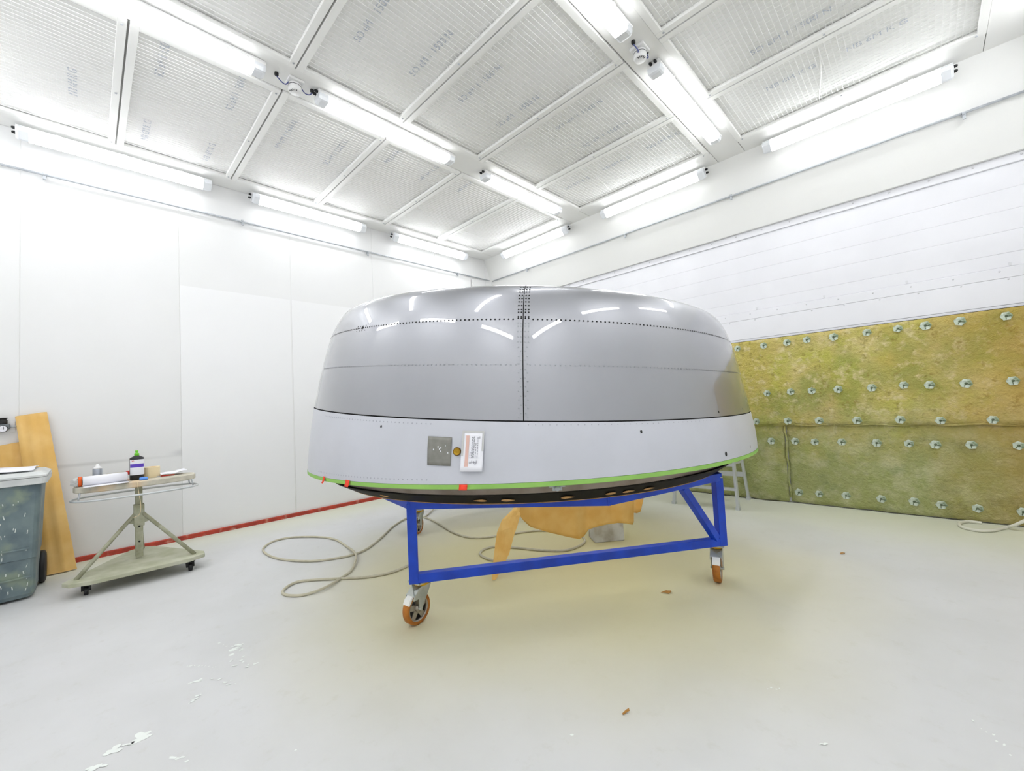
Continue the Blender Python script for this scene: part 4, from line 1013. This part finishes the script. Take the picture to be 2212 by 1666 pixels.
for (x, y) in ((-5.06, -.06), (-5.02, .72), (-5.72, .40)):
    p = Vector(tl_(x, y, .13)); d = Vector((p.x, p.y, 0)).normalized() * .03
    MB().tube([p, Vector((d.x, d.y, .55))], .0165, 10).obj('leg', 'tablemetal', tb)
    MB().prism([(d.x - d.y * .1, d.y + d.x * .1, .58), (d.x * 3.2 - d.y * .1, d.y * 3.2 + d.x * .1, .475), (d.x - d.y * .1, d.y + d.x * .1, .45)], (d.y * .2, -d.x * .2, 0)).obj('gusset', 'tablemetal', tb)
TZ = .862; TA, TBh = .43, .18
def stadium(a_, b, z, n=40, e=2.6):
    out = []
    for k in range(n):
        t = 2 * math.pi * k / n; c, s = math.cos(t), math.sin(t)
        out.append((b * math.copysign(abs(s) ** (2 / e), s), a_ * math.copysign(abs(c) ** (2 / e), c), z))
    return out
tp_ = MB(); P = [stadium(TA - .012, TBh - .012, TZ - .055), stadium(TA, TBh, TZ - .048), stadium(TA, TBh, TZ - .008), stadium(TA - .008, TBh - .008, TZ)]
tp_.grid(P, wrap=True, smooth=False); tp_.add(P[0], [tuple(reversed(range(40)))]); tp_.add(P[3], [tuple(range(40))]); tp_.obj('table_top', 'tabletop', tb)
MB().tube(stadium(TA + .015, TBh + .03, TZ - .12), .0095, 8, closed=True).obj('hoop_rail', 'ladder', tb)
for (k) in (3, 17, 23, 37):
    p = Vector(stadium(TA + .005, TBh + .015, 0)[k]); MB().tube([(p.x * .9, p.y * .97, TZ - .05), (p.x, p.y, TZ - .12)], .006, 8).obj('rail_stud', 'galv', tb)
MB().tube(smooth_path([(.185, -.02, TZ - .01), (.20, -.018, TZ - .06), (.215, -.012, TZ - .12), (.2, .0, TZ - .22), (.19, -.01, TZ - .30), (.18, -.05, TZ - .32)], 4), .0022, 5).obj('hanging_string', 'tape', tb)
# things on the table
def on_top(u, v): return on_z(u, v, TZ)
p = Vector((-5.45, .075, TZ))
sc = thing('spray_can', 'grey aerosol spray can standing behind the rolled white paper', 'can', p)
MB().lathe([(0, 0), (.032, 0), (.033, .004), (.033, .125), (.031, .130), (.03, .132)], 24).obj('can_body', 'cangrey', sc)
MB().lathe([(.0325, .131), (.026, .143), (.014, .15), (.014, .158), (.010, .16), (.010, .172), (0, .173)], 20).obj('nozzle_cap', 'white', sc)
p = Vector((-5.44, .20, TZ))
tl = thing('hand_sander', 'grey hand tool with bright red end lying behind the white paper roll', 'tool', p, math.radians(85))
MB().box((0, 0, .062), (.14, .05, .03)).obj('grip', 'sander', tl, bevel=.012, seg=3); MB().box((.005, 0, .03), (.15, .055, .035)).obj('sole', 'dark', tl, bevel=.006)
MB().box((.085, 0, .065), (.04, .052, .036)).obj('end_knob', 'redp', tl, bevel=.008); MB().box((0, 0, .007), (.16, .06, .014)).obj('pad', 'redp', tl, bevel=.003)
p = Vector((-5.30, .335, TZ))
bt = thing('polish_bottle', 'black squeeze bottle with white and purple label and lime green cap', 'bottle', p, math.radians(78))
def oval(a_, b, z, n=24): return [(a_ * math.cos(2 * math.pi * k / n), b * math.sin(2 * math.pi * k / n), z) for k in range(n)]
bb = MB(); P = [oval(.045, .026, 0), oval(.052, .032, .006), oval(.052, .032, .195), oval(.05, .03, .207), oval(.022, .018, .222), oval(.016, .016, .226)]
bb.grid(P, wrap=True); bb.add(P[0], [tuple(reversed(range(24)))]); bb.add(P[-1], [tuple(range(24))]); bb.obj('bottle_body', 'black', bt)
def lab(z0, z1, a0, a1, m, name, k=1.015):
    P = [[(.052 * k * math.cos(a_), .032 * k * math.sin(a_), z) for a_ in np.linspace(math.radians(a0), math.radians(a1), 14)] for z in (z0, z1)]
    return MB().grid(P).obj(name, m, bt)
lab(.048, .19, -150, 20, 'paper', 'label'); lab(.118, .15, -146, -18, 'purple', 'label_band', 1.025)
tm = text_mesh('3M', .016, 'redp'); o = link('logo', tm, bt); o.location = (-.024, -.0315, .178); o.rotation_euler = (math.pi / 2, 0, math.radians(-14))
MB().lathe([(0, .225), (.018, .225), (.018, .245), (.013, .249), (.009, .252), (.009, .262), (.012, .265), (.011, .273), (0, .275)], 20).obj('cap', 'lime', bt)
p = Vector((-5.38, .445, TZ))
tr_ = thing('tape_roll', 'roll of cream masking tape lying flat beside the black bottle', 'tape', p)
MB().lathe([(.042, 0), (.064, 0), (.065, .003), (.065, .098), (.064, .101), (.042, .101), (.041, .097), (.041, .004), (.042, 0)], 32, cap=False).obj('tape_winding', 'tape', tr_)
MB().lathe([(.0395, .002), (.0412, .002), (.0412, .099), (.0395, .099), (.0395, .002)], 32, cap=False).obj('cardboard_core', 'kraft2', tr_)
# rolled paper with its loose end
r0, r1 = Vector((-5.27, -.02, TZ + .047)), Vector((-5.28, .268, TZ + .047))
pr_ = thing('paper_roll', 'rolled sheet of white paper with loose end lying over the table edge', 'paper', r0)
PI_ = Matrix.Translation(r0).inverted()
P = []; ax = (r1 - r0); pd = Vector((ax.y, -ax.x, 0)).normalized()
for k in range(34):
    if k < 10:
        f = k / 10; q_ = pd * (.15 - .13 * f) + Vector((0, 0, -.044 + .002 * math.sin(f * 3)))
    else:
        a_ = -math.pi / 2 + .2 + (k - 10) / 23 * 5.6; rr = .043 - .010 * (k - 10) / 23; q_ = pd * rr * math.cos(a_) + Vector((0, 0, rr * math.sin(a_)))
    P.append([tuple(r0.lerp(r1, t) + q_) for t in (0, .5, 1)])
o = MB().grid(P).obj('roll_sheet', 'paper', pr_, solid=.0015); o.matrix_parent_inverse = PI_
p = Vector((-5.29, -.055, TZ))
cl = thing('crumpled_rag', 'crumpled grey wipe with an orange band stuffed in the paper roll end', 'rag', p)
cb = MB(); P = [[(random.gauss(0, .004) + r * math.cos(2 * math.pi * k / 14), .035 * (i - 2) / 2 + random.gauss(0, .004), .042 + r * math.sin(2 * math.pi * k / 14)) for k in range(14)] for i, r in enumerate((.02, .036, .04, .038, .03))]
cb.grid(P, wrap=True, smooth=False); cb.add(P[0], [tuple(range(14))]); cb.add(P[4], [tuple(range(14))]); cb.obj('rag_body', 'cardgrey', cl)
MB().lathe([(.041, -.012), (.044, -.012), (.044, .012), (.041, .012)], 18, (0, .02, .044), M4=RX, cap=False).obj('orange_band', 'orange', cl)
p = Vector((-5.19, .375, TZ))
bc = thing('blue_marker', 'short light blue plastic cap lying at the table edge', 'marker', p, math.radians(80))
MB().lathe([(0, -.03), (.012, -.03), (.014, -.026), (.014, .02), (.011, .03), (0, .03)], 16, (0, 0, .0142), M4=Matrix.Rotation(math.pi / 2, 3, 'Y')).obj('cap_body', 'bluep', bc)
MB().box((.0, .0, .029), (.03, .006, .004)).obj('cap_clip', 'bluep', bc)
p = Vector((-5.40, .60, TZ)); P = []
for i in range(9):
    P.append([(-.10 + .2 * i / 8 + random.gauss(0, .004), -.09 + .2 * j / 8, .012 + .02 * (j / 8) ** 2 + .012 * abs(math.sin(i * .9 + j * .6))) for j in range(9)])
o = tag(MB().grid(P, smooth=False).obj('crumpled_paper', 'paper', solid=.002), 'creased white paper lying at the empty end of the table', 'paper'); o.location = p
p = Vector((-5.33, .50, TZ))
kn = thing('scraper_blade', 'small dark blade tool half under the creased paper', 'tool', p, math.radians(75))
MB().box((.06, 0, .006), (.11, .018, .009)).obj('handle', 'redp', kn, bevel=.003); MB().box((-.02, 0, .005), (.06, .022, .006)).obj('blade', 'galv', kn)
